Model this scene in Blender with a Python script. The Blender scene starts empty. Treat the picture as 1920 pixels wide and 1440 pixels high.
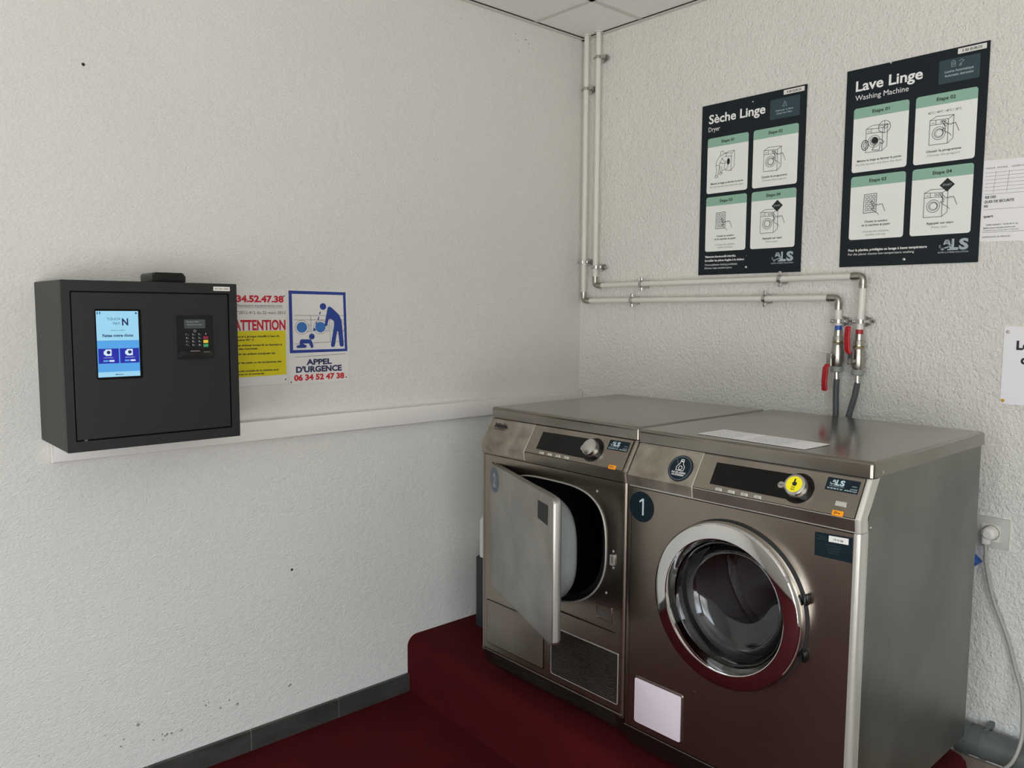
import bpy, bmesh, math, random
from mathutils import Matrix, Vector
random.seed(7)
PI = math.pi
scn = bpy.context.scene
COL = scn.collection

# ------------------------------------------------------------------ camera
cam_d = bpy.data.cameras.new('camera'); cam = bpy.data.objects.new('camera', cam_d); COL.objects.link(cam)
cam_d.sensor_fit = 'HORIZONTAL'; cam_d.sensor_width = 36.0; cam_d.lens = 1496.87/1920*36.0
cam_d.clip_start = 0.02; cam_d.clip_end = 60
R_ = Vector((0.66857171, 0.74363049, 0.00505652)); U_ = Vector((-0.07155006, 0.05755706, 0.99577496)); F_ = Vector((-0.74019758, 0.66610876, -0.09168783))
cam.matrix_world = Matrix(((R_.x, U_.x, -F_.x, 2.28716), (R_.y, U_.y, -F_.y, -2.43767), (R_.z, U_.z, -F_.z, 1.35993), (0, 0, 0, 1)))
scn.camera = cam

# ------------------------------------------------------------------ light
H = 2.447                       # ceiling height
RX, RY = 3.75, -4.3             # far side of the room behind the camera
WIN_A = (1.45, 3.5, 0.05, 2.15)  # shop front in the wall at y=RY: x0,x1,z0,z1
WIN_B = (-3.95, -2.0, 0.03, 2.15)  # window in the wall at x=RX: y0,y1,z0,z1
SKY = 3.3
world = bpy.data.worlds.new('daylight'); scn.world = world; world.use_nodes = True
nt = world.node_tree; nt.nodes.clear()
tc = nt.nodes.new('ShaderNodeTexCoord'); sx = nt.nodes.new('ShaderNodeSeparateXYZ'); cr = nt.nodes.new('ShaderNodeValToRGB')
mr = nt.nodes.new('ShaderNodeMapRange'); mr.inputs[1].default_value = -1; mr.inputs[2].default_value = 1
bg = nt.nodes.new('ShaderNodeBackground'); wo = nt.nodes.new('ShaderNodeOutputWorld')
nt.links.new(tc.outputs['Generated'], sx.inputs[0]); nt.links.new(sx.outputs['Z'], mr.inputs[0]); nt.links.new(mr.outputs[0], cr.inputs[0])
e = cr.color_ramp.elements
e[0].position = 0.0; e[0].color = (1.88, 1.89, 1.88, 1)      # sunlit paving
e[1].position = 1.0; e[1].color = (2.1, 2.35, 2.6, 1)
for pos, c in ((0.45, (1.88, 1.89, 1.88, 1)), (0.5, (1.0, 1.02, 1.0, 1)), (0.56, (1.1, 1.16, 1.16, 1)), (0.62, (2.0, 2.2, 2.4, 1))):
    n = e.new(pos); n.color = c
nt.links.new(cr.outputs[0], bg.inputs[0]); bg.inputs[1].default_value = SKY; nt.links.new(bg.outputs[0], wo.inputs[0])
def portal(name, loc, rot, sx_, sy_):
    l = bpy.data.lights.new(name, 'AREA'); l.shape = 'RECTANGLE'; l.size = sx_; l.size_y = sy_; l.cycles.is_portal = True
    o = bpy.data.objects.new(name, l); COL.objects.link(o); o.location = loc; o.rotation_euler = rot
portal('window_portal', ((WIN_A[0]+WIN_A[1])/2, RY-0.13, (WIN_A[2]+WIN_A[3])/2), (PI/2, 0, 0), WIN_A[1]-WIN_A[0], WIN_A[3]-WIN_A[2])
portal('window_portal', (RX+0.13, (WIN_B[0]+WIN_B[1])/2, (WIN_B[2]+WIN_B[3])/2), (PI/2, 0, PI/2), WIN_B[1]-WIN_B[0], WIN_B[3]-WIN_B[2])
vs = scn.view_settings; vs.view_transform = 'Standard'; vs.look = 'None'; vs.gamma = 1.0; vs.use_curve_mapping = False
vs.exposure = 0.07
scn.cycles.max_bounces = 10; scn.cycles.diffuse_bounces = 6; scn.cycles.glossy_bounces = 6; scn.cycles.transmission_bounces = 8
scn.cycles.caustics_refractive = False; scn.cycles.caustics_reflective = False

# ------------------------------------------------------------------ materials
def s2l(c): return c/12.92 if c <= 0.04045 else ((c+0.055)/1.055)**2.4
def rgb(h): return tuple(s2l(int(h[i:i+2], 16)/255) for i in (0, 2, 4))
def _mat(name):
    m = bpy.data.materials.new(name); m.use_nodes = True; t = m.node_tree; b = t.nodes['Principled BSDF']; return m, t, b
def noise(t, scale, detail=2, rough=.5, vec=None, dist=0):
    n = t.nodes.new('ShaderNodeTexNoise'); n.inputs['Scale'].default_value = scale; n.inputs['Detail'].default_value = detail
    n.inputs['Roughness'].default_value = rough; n.inputs['Distortion'].default_value = dist
    if vec is None:
        c = t.nodes.new('ShaderNodeTexCoord'); vec = c.outputs['Object']
    t.links.new(vec, n.inputs['Vector']); return n
def mapping(t, scale):
    c = t.nodes.new('ShaderNodeTexCoord'); m = t.nodes.new('ShaderNodeMapping'); m.inputs['Scale'].default_value = scale
    t.links.new(c.outputs['Object'], m.inputs['Vector']); return m.outputs[0]
def ramp(t, src, stops):
    r = t.nodes.new('ShaderNodeValToRGB'); el = r.color_ramp.elements
    while len(el) < len(stops): el.new(.5)
    for q, (p, c) in zip(el, stops): q.position = p; q.color = (*c, 1)
    t.links.new(src, r.inputs[0]); return r
def maths(t, op, a, b=None):
    n = t.nodes.new('ShaderNodeMath'); n.operation = op
    for i, v in enumerate((a, b)):
        if v is None: continue
        if isinstance(v, (int, float)): n.inputs[i].default_value = v
        else: t.links.new(v, n.inputs[i])
    return n.outputs[0]
def bump(t, b, src, dist, strength=1.0):
    n = t.nodes.new('ShaderNodeBump'); n.inputs['Distance'].default_value = dist; n.inputs['Strength'].default_value = strength
    t.links.new(src, n.inputs['Height']); t.links.new(n.outputs[0], b.inputs['Normal']); return n
def plain(name, h, rough=.5, metal=0.0, spec=.5, emit=None, coat=0, var=0.0, vscale=9):
    m, t, b = _mat(name); c = rgb(h)
    b.inputs['Base Color'].default_value = (*c, 1); b.inputs['Roughness'].default_value = rough; b.inputs['Metallic'].default_value = metal
    b.inputs['Specular IOR Level'].default_value = spec; b.inputs['Coat Weight'].default_value = coat
    if emit:
        b.inputs['Emission Color'].default_value = (*c, 1); b.inputs['Emission Strength'].default_value = emit*.86; b.inputs['Base Color'].default_value = (*[x*.05 for x in c], 1)
    n = noise(t, vscale, 4)
    if var:
        r = ramp(t, n.outputs[0], [(.3, tuple(x*(1-var) for x in c)), (.7, tuple(min(1, x*(1+var)) for x in c))])
        t.links.new(r.outputs[0], b.inputs['Base Color'])
    return m
def steel(name, h1, h2, rough, brush=(1, 1, 60), vs_=6.0, bd=0.00012, rv=.075):
    m, t, b = _mat(name); b.inputs['Metallic'].default_value = 1
    n = noise(t, vs_, 4, .5)
    r = ramp(t, n.outputs[0], [(.3, rgb(h1)), (.68, rgb(h2))]); t.links.new(r.outputs[0], b.inputs['Base Color'])
    g = noise(t, 14, 2, .5, mapping(t, brush))
    mr_ = t.nodes.new('ShaderNodeMapRange'); mr_.inputs[3].default_value = rough-rv+.02; mr_.inputs[4].default_value = rough+rv+.02
    t.links.new(n.outputs[0], mr_.inputs[0]); t.links.new(mr_.outputs[0], b.inputs['Roughness'])
    bump(t, b, g.outputs[0], bd, .5)
    return m
def wall_mat(name, base, scale, dist, specks, stretch=(1, 1, 1)):
    m, t, b = _mat(name)
    co = t.nodes.new('ShaderNodeTexCoord').outputs['Object']
    n1 = noise(t, scale, 4, .6, mapping(t, stretch), dist=.1); n2 = noise(t, scale*.33, 2, .5, mapping(t, stretch)); n3 = noise(t, 1.7, 3)
    c = rgb(base)
    r = ramp(t, n3.outputs[0], [(.35, tuple(x*.965 for x in c)), (.65, c)])
    col = r.outputs[0]
    sep = t.nodes.new('ShaderNodeSeparateXYZ'); t.links.new(co, sep.inputs[0])
    vo = t.nodes.new('ShaderNodeTexVoronoi'); vo.inputs['Scale'].default_value = 75; t.links.new(co, vo.inputs['Vector'])
    sn = noise(t, 26, 4, .7)
    mask = None
    for (p, q, z0, wy, wz) in specks:            # scuffed spots: soft masks around real places on the wall
        dy = maths(t, 'DIVIDE', maths(t, 'SUBTRACT', sep.outputs[p], q), wy)
        dz = maths(t, 'DIVIDE', maths(t, 'SUBTRACT', sep.outputs[2], z0), wz)
        d = maths(t, 'ADD', maths(t, 'MULTIPLY', dy, dy), maths(t, 'MULTIPLY', dz, dz))
        k = maths(t, 'SUBTRACT', 1.0, d); k = maths(t, 'MAXIMUM', k, 0.0)
        mask = k if mask is None else maths(t, 'MAXIMUM', mask, k)
    if mask is not None:
        sp = maths(t, 'MULTIPLY', mask, maths(t, 'GREATER_THAN', sn.outputs[0], .60))
        sp = maths(t, 'MULTIPLY', sp, maths(t, 'LESS_THAN', vo.outputs['Distance'], .42))
        mx = t.nodes.new('ShaderNodeMix'); mx.data_type = 'RGBA'
        t.links.new(maths(t, 'MINIMUM', maths(t, 'MULTIPLY', sp, 1.5), .72), mx.inputs[0]); t.links.new(col, mx.inputs[6]); mx.inputs[7].default_value = (*rgb('4b4a47'), 1)
        col = mx.outputs[2]
    t.links.new(col, b.inputs['Base Color']); b.inputs['Roughness'].default_value = .72; b.inputs['Specular IOR Level'].default_value = .35
    hgt = maths(t, 'ADD', n1.outputs[0], maths(t, 'MULTIPLY', n2.outputs[0], .8))
    bump(t, b, hgt, dist)
    return m
def carpet_mat(name, a, b_):
    m, t, b = _mat(name)
    n = noise(t, 900, 2, .7); n2 = noise(t, 5, 3)
    mixv = maths(t, 'ADD', maths(t, 'MULTIPLY', n.outputs[0], .6), maths(t, 'MULTIPLY', n2.outputs[0], .4))
    r = ramp(t, mixv, [(.35, rgb(a)), (.62, rgb(b_))]); t.links.new(r.outputs[0], b.inputs['Base Color'])
    b.inputs['Roughness'].default_value = .95; b.inputs['Specular IOR Level'].default_value = .15
    b.inputs['Sheen Weight'].default_value = .10; b.inputs['Sheen Roughness'].default_value = .5; b.inputs['Sheen Tint'].default_value = (*rgb('a02830'), 1)
    bump(t, b, n.outputs[0], .0015); return m
def glass_mat(name, rough=0.0, tint=(1, 1, 1)):
    m, t, b = _mat(name); b.inputs['Base Color'].default_value = (*tint, 1)
    b.inputs['Transmission Weight'].default_value = 1; b.inputs['Roughness'].default_value = rough; b.inputs['IOR'].default_value = 1.45
    return m
def pane_mat(name):
    m, t, b = _mat(name); t.nodes.remove(b)
    tr = t.nodes.new('ShaderNodeBsdfTransparent'); gl = t.nodes.new('ShaderNodeBsdfGlossy'); gl.inputs['Roughness'].default_value = .02
    mx = t.nodes.new('ShaderNodeMixShader'); mx.inputs[0].default_value = .06
    t.links.new(tr.outputs[0], mx.inputs[1]); t.links.new(gl.outputs[0], mx.inputs[2]); t.links.new(mx.outputs[0], t.nodes['Material Output'].inputs[0]); return m

M = {}
M['wall_l'] = wall_mat('painted_plaster', 'dfded8', 175, .0033, [(1, -1.99, .175, .14, .035), (1, -1.79, .165, .2, .045), (1, -1.55, .18, .16, .035), (1, -1.33, .18, .07, .03), (1, -1.62, .33, .04, .05), (1, -.35, 2.36, .1, .04), (1, -.62, 2.38, .05, .03)], (1, .75, 1.25))
M['wall_r'] = wall_mat('roughcast_plaster', 'ecebe4', 120, .0088, [(0, .17, 2.2, .03, .05), (0, .13, 1.98, .02, .05)], (1, 1, .8))
M['wall_b'] = plain('rear_wall_paint', 'cfccc5', .8, var=.05)
M['ceil'] = plain('ceiling_tile_white', 'efeeea', .85, var=.02, vscale=30)
M['ceilbar'] = plain('ceiling_bar_white', 'd2cfc9', .5)
M['shadowline'] = plain('painted_shadow_line', '1b1b1a', .8)
M['carpet'] = carpet_mat('dark_red_carpet', '360306', '4e080d')
M['tilefloor'] = plain('beige_floor_tile', '8d8072', .5, var=.06)
def base_tile():
    m, t, b = _mat('grey_tile'); n = noise(t, 7, 5, .6, mapping(t, (1, 1, 4)))
    r = ramp(t, n.outputs[0], [(.3, rgb('302e2b')), (.7, rgb('454340'))]); t.links.new(r.outputs[0], b.inputs['Base Color']); b.inputs['Roughness'].default_value = .45; return m
M['basetile'] = base_tile()
M['grout'] = plain('pale_grout', '9c9992', .8)
M['ss_front'] = steel('brushed_steel_front', '978c81', 'a3998d', .27, (90, 1, 1), bd=.00004, vs_=3, rv=.02)
M['ss_light'] = steel('light_steel_fascia', '8f877c', 'a9a196', .36, (1, 1, 60))
M['ss_drawer'] = steel('worn_steel_drawer', '8f867a', 'c4bdb1', .44, (1, 1, 60), vs_=14)
M['ss_lid'] = steel('steel_lid', '868177', '959088', .17, (1, 60, 1), bd=.00002)
M['ss_side'] = steel('galvanised_side', '70716d', '8e8f8a', .38, (1, 1, 30), vs_=4.0)
M['ss_col'] = plain('satin_silver_and_glint', 'd2d1c8', .33, .65)  # silver parts, and reflected light painted on washer corner and door edge
M['ss_door'] = steel('worn_door_steel', '9c9a94', 'b4b2ac', .40, (1, 1, 30), vs_=10)
M['chrome'] = plain('chrome', 'd8d8d6', .05, 1)
M['chrome_r'] = plain('satin_chrome', 'c9c8c4', .22, 1)
M['nickel'] = plain('nickel_plated_brass', 'adaaa2', .28, 1, var=.2, vscale=60)
M['brass'] = plain('brass', '8d7a3c', .35, 1)
M['drum'] = steel('drum_steel', '4a4b4c', '66686a', .22, (30, 4, 4), vs_=6, bd=.0012)
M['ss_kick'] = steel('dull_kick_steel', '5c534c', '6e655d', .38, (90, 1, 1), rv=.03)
M['black'] = plain('black_plastic', '0e0f10', .25)
M['blackglass'] = plain('black_glass', '060606', .12, spec=.3)
M['rubber'] = plain('dark_rubber', '1c1d1e', .6)
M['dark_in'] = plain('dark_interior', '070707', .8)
M['greyplastic'] = plain('grey_plastic', '8c918f', .45, var=.06, vscale=20)
M['greydark'] = plain('dark_grey_plastic', '4a4c4c', .5)
M['white_plastic'] = plain('white_plastic', 'e6e4de', .35)
M['offwhite'] = plain('offwhite_plastic', 'd9d8d0', .4)
M['cordgrey'] = plain('pale_grey_cord', 'a9a79f', .5)
M['offwhite2'] = plain('grey_white_plastic', 'c3c1bc', .35)
M['pipe_white'] = plain('white_pipe', 'dddbd3', .3, var=.03)
M['flap'] = plain('pale_lilac_flap', 'd6c8d0', .35)
M['hose'] = plain('grey_rubber_hose', '4e5356', .5)
M['blue_t'] = plain('blue_tape', '1d55a8', .4); M['red_t'] = plain('red_tape', 'a8202c', .4)
M['lever'] = plain('red_vinyl', 'b3121f', .35)
M['glass'] = glass_mat('door_glass')
M['pane'] = pane_mat('window_glass')
M['cab'] = plain('anthracite_powder_coat', '2b2c2b', .5, spec=.4)
M['cab_shaded'] = plain('anthracite_shaded_front', '1c1e1e', .5, spec=.4)  # darker copy of the cabinet coat: the front's shade is in the colour
M['navy_board'] = plain('dark_navy_board', '111c23', .42, spec=.3)
M['badge'] = plain('slate_badge', '2c424a', .4)
M['card'] = plain('card_white', 'eef0ec', .38); M['mint'] = plain('mint_header', '90b9a4', .38)
M['ink'] = plain('black_ink', '161a1c', .5); M['ink_grey'] = plain('grey_ink', '8b9090', .5)
M['w_ink'] = plain('white_ink', 'f2f2f0', .4); M['w_ink2'] = plain('pale_ink', 'a9b6bb', .4)
M['paper'] = plain('white_paper', 'efeff1', .55); M['notice'] = plain('laminated_paper', 'dddbd8', .25)
M['yellow'] = plain('yellow_print', 'd9cc10', .25); M['redink'] = plain('red_ink', 'c01226', .3)
M['blueink'] = plain('dark_blue_ink', '1b3a8c', .3); M['navyink'] = plain('navy_ink', '1d2350', .3); M['midblue'] = plain('mid_blue_ink', '2f6cb4', .3)
M['sticker'] = plain('dark_blue_sticker', '0a1d26', .45, spec=.25); M['stickertext'] = plain('sticker_print', 'b9cdd6', .4)
M['sticker2'] = plain('faded_blue_sticker', '4a5866', .35); M['stickertext2'] = plain('faded_print', '8f9ba4', .4)
M['amber'] = plain('amber_button', 'f39a12', .35); M['yellowst'] = plain('bright_yellow', 'f2e40a', .4)
M['pvc'] = plain('grey_pvc_pipe', '5d625f', .45, var=.05)
M['duct'] = plain('white_cable_duct', 'e3e1dc', .4)
M['canwhite'] = plain('translucent_white_can', 'd3d8d6', .4); M['canblue'] = plain('dark_blue_can', '24282e', .5)
M['scr_sky'] = plain('screen_light_blue', '9fd8f4', .3, emit=1.0); M['scr_mid'] = plain('screen_mid_blue', '55a6ea', .3, emit=1.0)
M['scr_deep'] = plain('screen_deep_blue', '2328b0', .3, emit=.9); M['scr_navy'] = plain('screen_navy', '1f3a80', .3, emit=.5)
M['scr_white'] = plain('screen_white', 'd8f0ff', .3, emit=1.0); M['lcd'] = plain('lcd_grey', '6d7a76', .4, emit=.25)
M['green_k'] = plain('green_key', '3f9a63', .4); M['red_k'] = plain('red_key', '8c1f3c', .4); M['yellow_k'] = plain('yellow_key', 'e8cf3a', .4)
M['pin_y'] = plain('yellow_pin', 'c9a21c', .4)

# ------------------------------------------------------------------ mesh builder
def poly_area(p): return sum(p[i][0]*p[(i+1) % len(p)][1]-p[(i+1) % len(p)][0]*p[i][1] for i in range(len(p)))
def rrect(x0, x1, y0, y1, r, n=5):
    r = min(r, abs(x1-x0)/2, abs(y1-y0)/2); out = []
    for cx, cy, a0 in ((x1-r, y1-r, 0), (x0+r, y1-r, 90), (x0+r, y0+r, 180), (x1-r, y0+r, 270)):
        for i in range(n+1):
            a = math.radians(a0+90*i/n); out.append((cx+r*math.cos(a), cy+r*math.sin(a)))
    return out
def circ(cx, cy, r, n=32, ry=None):
    ry = ry or r
    return [(cx+r*math.cos(2*PI*i/n), cy+ry*math.sin(2*PI*i/n)) for i in range(n)]
_font_cache = {}
def glyphs(s, bold):
    k = (s, bold)
    if k not in _font_cache:
        c = bpy.data.curves.new('txt', 'FONT'); c.body = s; c.size = 1; c.offset = bold; c.resolution_u = 3; c.fill_mode = 'FRONT'
        o = bpy.data.objects.new('txt', c); COL.objects.link(o); bpy.context.view_layer.update()
        me = bpy.data.meshes.new_from_object(o.evaluated_get(bpy.context.evaluated_depsgraph_get()))
        vs_ = [v.co.copy() for v in me.vertices]; fs = [tuple(p.vertices) for p in me.polygons]
        bpy.data.objects.remove(o); bpy.data.curves.remove(c); bpy.data.meshes.remove(me)
        _font_cache[k] = (vs_, fs)
    return _font_cache[k]
class B:
    def __init__(s, m=None): s.bm = bmesh.new(); s.m = m or Matrix.Identity(4)
    def _add(s, vs_, fs, m=None):
        T = s.m @ m if m is not None else s.m
        v = [s.bm.verts.new(T @ Vector(p)) for p in vs_]
        for f in fs:
            try: s.bm.faces.new([v[i] for i in f])
            except ValueError: pass
        return s
    def box(s, x0, x1, y0, y1, z0, z1, bev=0, seg=2):
        t = bmesh.new()
        bmesh.ops.create_cube(t, size=1)
        for v in t.verts: v.co = Vector(((x0+x1)/2+v.co.x*(x1-x0), (y0+y1)/2+v.co.y*(y1-y0), (z0+z1)/2+v.co.z*(z1-z0)))
        if bev: bmesh.ops.bevel(t, geom=t.edges[:], offset=bev, segments=seg, profile=.5, affect='EDGES')
        t.verts.index_update()
        s._add([v.co.copy() for v in t.verts], [[v.index for v in f.verts] for f in t.faces]); t.free(); return s
    def prism(s, pts, z0, z1, bev=0, seg=2, m=None):
        if poly_area(pts) < 0: pts = pts[::-1]
        t = bmesh.new(); n = len(pts)
        a = [t.verts.new((x, y, z0)) for x, y in pts]; b = [t.verts.new((x, y, z1)) for x, y in pts]
        t.faces.new(a[::-1]); top = t.faces.new(b)
        for i in range(n): t.faces.new((a[i], a[(i+1) % n], b[(i+1) % n], b[i]))
        if bev: bmesh.ops.bevel(t, geom=list(top.edges), offset=bev, segments=seg, profile=.5, affect='EDGES')
        t.verts.index_update(); t.verts.ensure_lookup_table()
        s._add([v.co.copy() for v in t.verts], [[v.index for v in f.verts] for f in t.faces], m); t.free(); return s
    def flat(s, pts, z):
        if poly_area(pts) < 0: pts = pts[::-1]
        return s._add([(x, y, z) for x, y in pts], [range(len(pts))])
    def ringshape(s, outer, inner, z0, z1):      # plate between two closed loops with the same number of points
        n = len(outer)
        vs_ = [(x, y, z1) for x, y in outer]+[(x, y, z1) for x, y in inner]+[(x, y, z0) for x, y in outer]+[(x, y, z0) for x, y in inner]
        fs = []
        for i in range(n):
            j = (i+1) % n
            fs += [(i, j, n+j, n+i), (2*n+j, 2*n+i, 3*n+i, 3*n+j), (2*n+i, 2*n+j, j, i), (n+i, n+j, 3*n+j, 3*n+i)]
        return s._add(vs_, fs)
    def line(s, pts, w, z, closed=False):
        P = [Vector((x, y)) for x, y in pts]
        if closed: P.append(P[0])
        for a, b in zip(P, P[1:]):
            d = b-a
            if d.length < 1e-7: continue
            d.normalize(); nn = Vector((-d.y, d.x))*w/2; e_ = d*w*.35
            s._add([(*(a-e_-nn), z), (*(b+e_-nn), z), (*(b+e_+nn), z), (*(a-e_+nn), z)], [(0, 1, 2, 3)])
        return s
    def ring2(s, cx, cy, r, w, z, n=28, ry=None):
        ry = ry or r; o = circ(cx, cy, r+w/2, n, ry+w/2); i = circ(cx, cy, r-w/2, n, ry-w/2)
        vs_ = [(x, y, z) for x, y in o]+[(x, y, z) for x, y in i]
        return s._add(vs_, [(k, (k+1) % n, n+(k+1) % n, n+k) for k in range(n)])
    def text(s, st, x, y, h, w=None, z=.0006, bold=0.0, al='l', shear=0):
        vs_, fs = glyphs(st, bold)
        if not vs_: return s
        x0 = min(v.x for v in vs_); x1 = max(v.x for v in vs_)
        sy = h/.70; sxx = sy if w is None else w/(x1-x0)
        W = (x1-x0)*sxx; ox = x if al == 'l' else (x-W/2 if al == 'c' else x-W)
        return s._add([(ox+(v.x-x0)*sxx+shear*v.y*sy, y+v.y*sy, z) for v in vs_], fs)
    def tube(s, pts, r, n=12, cap=True, rs=None):
        P = [Vector(p) for p in pts]; rings = []; up = None
        for i, p in enumerate(P):
            d = (P[min(i+1, len(P)-1)]-P[max(i-1, 0)]).normalized()
            if up is None:
                up = Vector((0, 0, 1)) if abs(d.z) < .9 else Vector((1, 0, 0))
            a = (up-d*up.dot(d)).normalized(); up = a; b = d.cross(a)
            rr = rs[i] if rs else r
            rings.append([p+(a*math.cos(2*PI*k/n)+b*math.sin(2*PI*k/n))*rr for k in range(n)])
        vs_ = [v for ring in rings for v in ring]; fs = []
        for i in range(len(P)-1):
            for k in range(n): fs.append((i*n+k, i*n+(k+1) % n, (i+1)*n+(k+1) % n, (i+1)*n+k))
        if cap: fs += [tuple(range(n))[::-1], tuple((len(P)-1)*n+k for k in range(n))]
        return s._add(vs_, fs)
    def cyl(s, p0, p1, r, n=24, r2=None): return s.tube([p0, p1], r, n, rs=[r, r2 if r2 is not None else r])
    def revolve(s, prof, m, n=64, closed=False):  # profile (radius, height) about local z of m
        vs_ = []
        for r, h in prof:
            for k in range(n): vs_.append((r*math.cos(2*PI*k/n), r*math.sin(2*PI*k/n), h))
        fs = []; L = len(prof)
        for i in range(L if closed else L-1):
            for k in range(n):
                a, b = i*n, ((i+1) % L)*n; fs.append((a+k, a+(k+1) % n, b+(k+1) % n, b+k))
        return s._add(vs_, fs, m)
    def loft(s, loops, cap0=True, cap1=True):
        n = len(loops[0]); vs_ = [p for l in loops for p in l]; fs = []
        for i in range(len(loops)-1):
            for k in range(n): fs.append((i*n+k, i*n+(k+1) % n, (i+1)*n+(k+1) % n, (i+1)*n+k))
        if cap0: fs.append(tuple(range(n))[::-1])
        if cap1: fs.append(tuple((len(loops)-1)*n+k for k in range(n)))
        return s._add(vs_, fs)
    def obj(s, name, mat, parent=None, sharp=32, label=None, recalc=True):
        bm = s.bm
        bmesh.ops.remove_doubles(bm, verts=bm.verts[:], dist=1e-6)
        if recalc: bmesh.ops.recalc_face_normals(bm, faces=bm.faces[:])
        me = bpy.data.meshes.new(name); bm.to_mesh(me); bm.free(); me.materials.append(mat)
        me.shade_smooth(); me.set_sharp_from_angle(angle=math.radians(sharp))
        o = bpy.data.objects.new(name, me); COL.objects.link(o); o.parent = parent
        if label: o['label'] = label
        return o
def thing(name, label, cat, m=None, group=None):
    o = bpy.data.objects.new(name, None); COL.objects.link(o); o.empty_display_size = .05
    if m is not None: o.matrix_world = m
    o['label'] = label; o['category'] = cat
    if group: o['group'] = group
    return o
def tag(o, label, cat, group=None):
    o['label'] = label; o['category'] = cat
    if group: o['group'] = group
    return o
def struct(o): o['kind'] = 'structure'; return o
def frame(o, x, y, z): return Matrix(((x[0], y[0], z[0], o[0]), (x[1], y[1], z[1], o[1]), (x[2], y[2], z[2], o[2]), (0, 0, 0, 1)))
def on_right(x, z, y=0): return frame((x, y, z), (1, 0, 0), (0, 0, 1), (0, -1, 0))     # local x right, y up, z out of the wall y=0
def on_left(y, z, x=0): return frame((x, y, z), (0, 1, 0), (0, 0, 1), (1, 0, 0))       # same for the wall x=0

# ------------------------------------------------------------------ room
struct(B().box(-.12, 0, RY-.12, .12, -.1, H+.1).obj('wall_left', M['wall_l']))
struct(B().box(0, RX+.12, 0, .12, -.1, H+.1).obj('wall_back', M['wall_r']))
b = B(); x0, x1, z0, z1 = WIN_A
b.box(0, x0, RY-.12, RY, -.1, H+.1).box(x1, RX+.12, RY-.12, RY, -.1, H+.1).box(x0, x1, RY-.12, RY, z1, H+.1).box(x0, x1, RY-.12, RY, -.1, z0)
struct(b.obj('wall_front', M['wall_b']))
y0, y1, z0, z1 = WIN_B
b = B().box(RX, RX+.12, RY, y0, -.1, H+.1).box(RX, RX+.12, y1, 0, -.1, H+.1).box(RX, RX+.12, y0, y1, z1, H+.1).box(RX, RX+.12, y0, y1, -.1, z0)
struct(b.obj('wall_right', M['wall_b']))
def window(n, b, fr):
    f = struct(fr.obj('window_%d' % n, M['cab'])); b.obj('pane', M['pane'], f)
x0, x1, z0, z1 = WIN_A; xm = 2.45
fr = B()
for a, c in ((x0, x0+.05), (xm-.04, xm+.04), (x1-.05, x1)): fr.box(a, c, RY-.09, RY-.03, z0, z1)
fr.box(x0, x1, RY-.09, RY-.03, z0, z0+.07).box(x0, x1, RY-.09, RY-.03, z1-.05, z1)
window(1, B().box(x0+.04, x1-.04, RY-.064, RY-.058, z0+.05, z1-.04), fr)
y0, y1, z0, z1 = WIN_B; fr = B()
for a, c in ((y0, y0+.05), (y1-.05, y1)): fr.box(RX+.03, RX+.09, a, c, z0, z1)
fr.box(RX+.03, RX+.09, y0, y1, z0, z0+.05).box(RX+.03, RX+.09, y0, y1, z1-.05, z1)
window(2, B().box(RX+.058, RX+.064, y0+.04, y1-.04, z0+.04, z1-.04), fr)
struct(B().box(-.12, RX+.12, RY-.12, .12, -.1, 0).obj('floor', M['tilefloor']))
# suspended ceiling: tiles with white bars and dark strips painting the shadow line along the walls
xs = [0.0, .305, .905, 1.505, 2.105, 2.705, 3.305, RX]; ys = [0.0, -.285, -.885, -1.485, -2.085, -2.685, -3.285, -3.885, RY]
ce = struct(B().box(-.12, RX+.12, RY-.12, .12, H+.012, H+.1).obj('ceiling', M['ceil']))
b = B()
for i in range(len(xs)-1):
    for j in range(len(ys)-1):
        b.box(xs[i]+.0035, xs[i+1]-.0035, ys[j+1]+.0035, ys[j]-.0035, H, H+.011, .001, 1)
b.obj('ceiling_tile', M['ceil'], ce)
b = B()
for x in xs[1:-1]: b.box(x-.010, x+.010, RY, 0, H-.0022, H-.0005)
for y in ys[1:-1]: b.box(0, RX, y-.010, y+.010, H-.0022, H-.0005)
b.obj('ceiling_bar', M['ceilbar'], ce)
b = B().box(0, .016, RY, 0, H-.0065, H-.0025).box(0, RX, -.016, 0, H-.0065, H-.0025)
b.obj('edge_strip', M['ceilbar'], ce)
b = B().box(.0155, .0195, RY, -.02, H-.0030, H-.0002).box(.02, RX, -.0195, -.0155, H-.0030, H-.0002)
b.obj('shadow_strip', M['shadowline'], ce)
# carpet on the floor and over the platform the machines stand on
def platf():
    b = B(); pr = [(0, 0)]; r = .04; PTz = .205
    # profile across depth: (offset from front face, z)
    prof = [(0, 0), (0, PTz-r)]+[(r-r*math.cos(a*PI/16), PTz-r+r*math.sin(a*PI/16)) for a in range(1, 9)]
    loops = []
    for x in [0]+[i*.2 for i in range(1, 8)]+[1.56, 1.585, 1.60, 1.607]:
        yf = -.874-.058*x; k = max(0, (x-1.56)/.047); dz = .03*(1-math.sqrt(max(0, 1-k*k)))
        l = [(x, yf+d+dz*.5, max(0, z-dz) if z > 0 else 0) for d, z in prof]
        l += [(x, -.215-dz*.3, PTz-dz), (x, -.195-dz*.5, PTz-.01-dz), (x, -.19-dz*.5, PTz-.035-dz), (x, -.19, 0)]
        loops.append(l)
    b.loft(loops); return b
pl_ = platf().obj('carpeted_platform', M['carpet'], sharp=60)
tag(pl_, 'raised dark red carpet covered platform the washer and dryer stand on', 'platform')
cp = B().prism([(0.012, -.872), (RX, -.872-.058*RX), (RX, RY), (0.012, RY)], 0.0, .006).obj('floor_carpet', M['carpet'])
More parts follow.
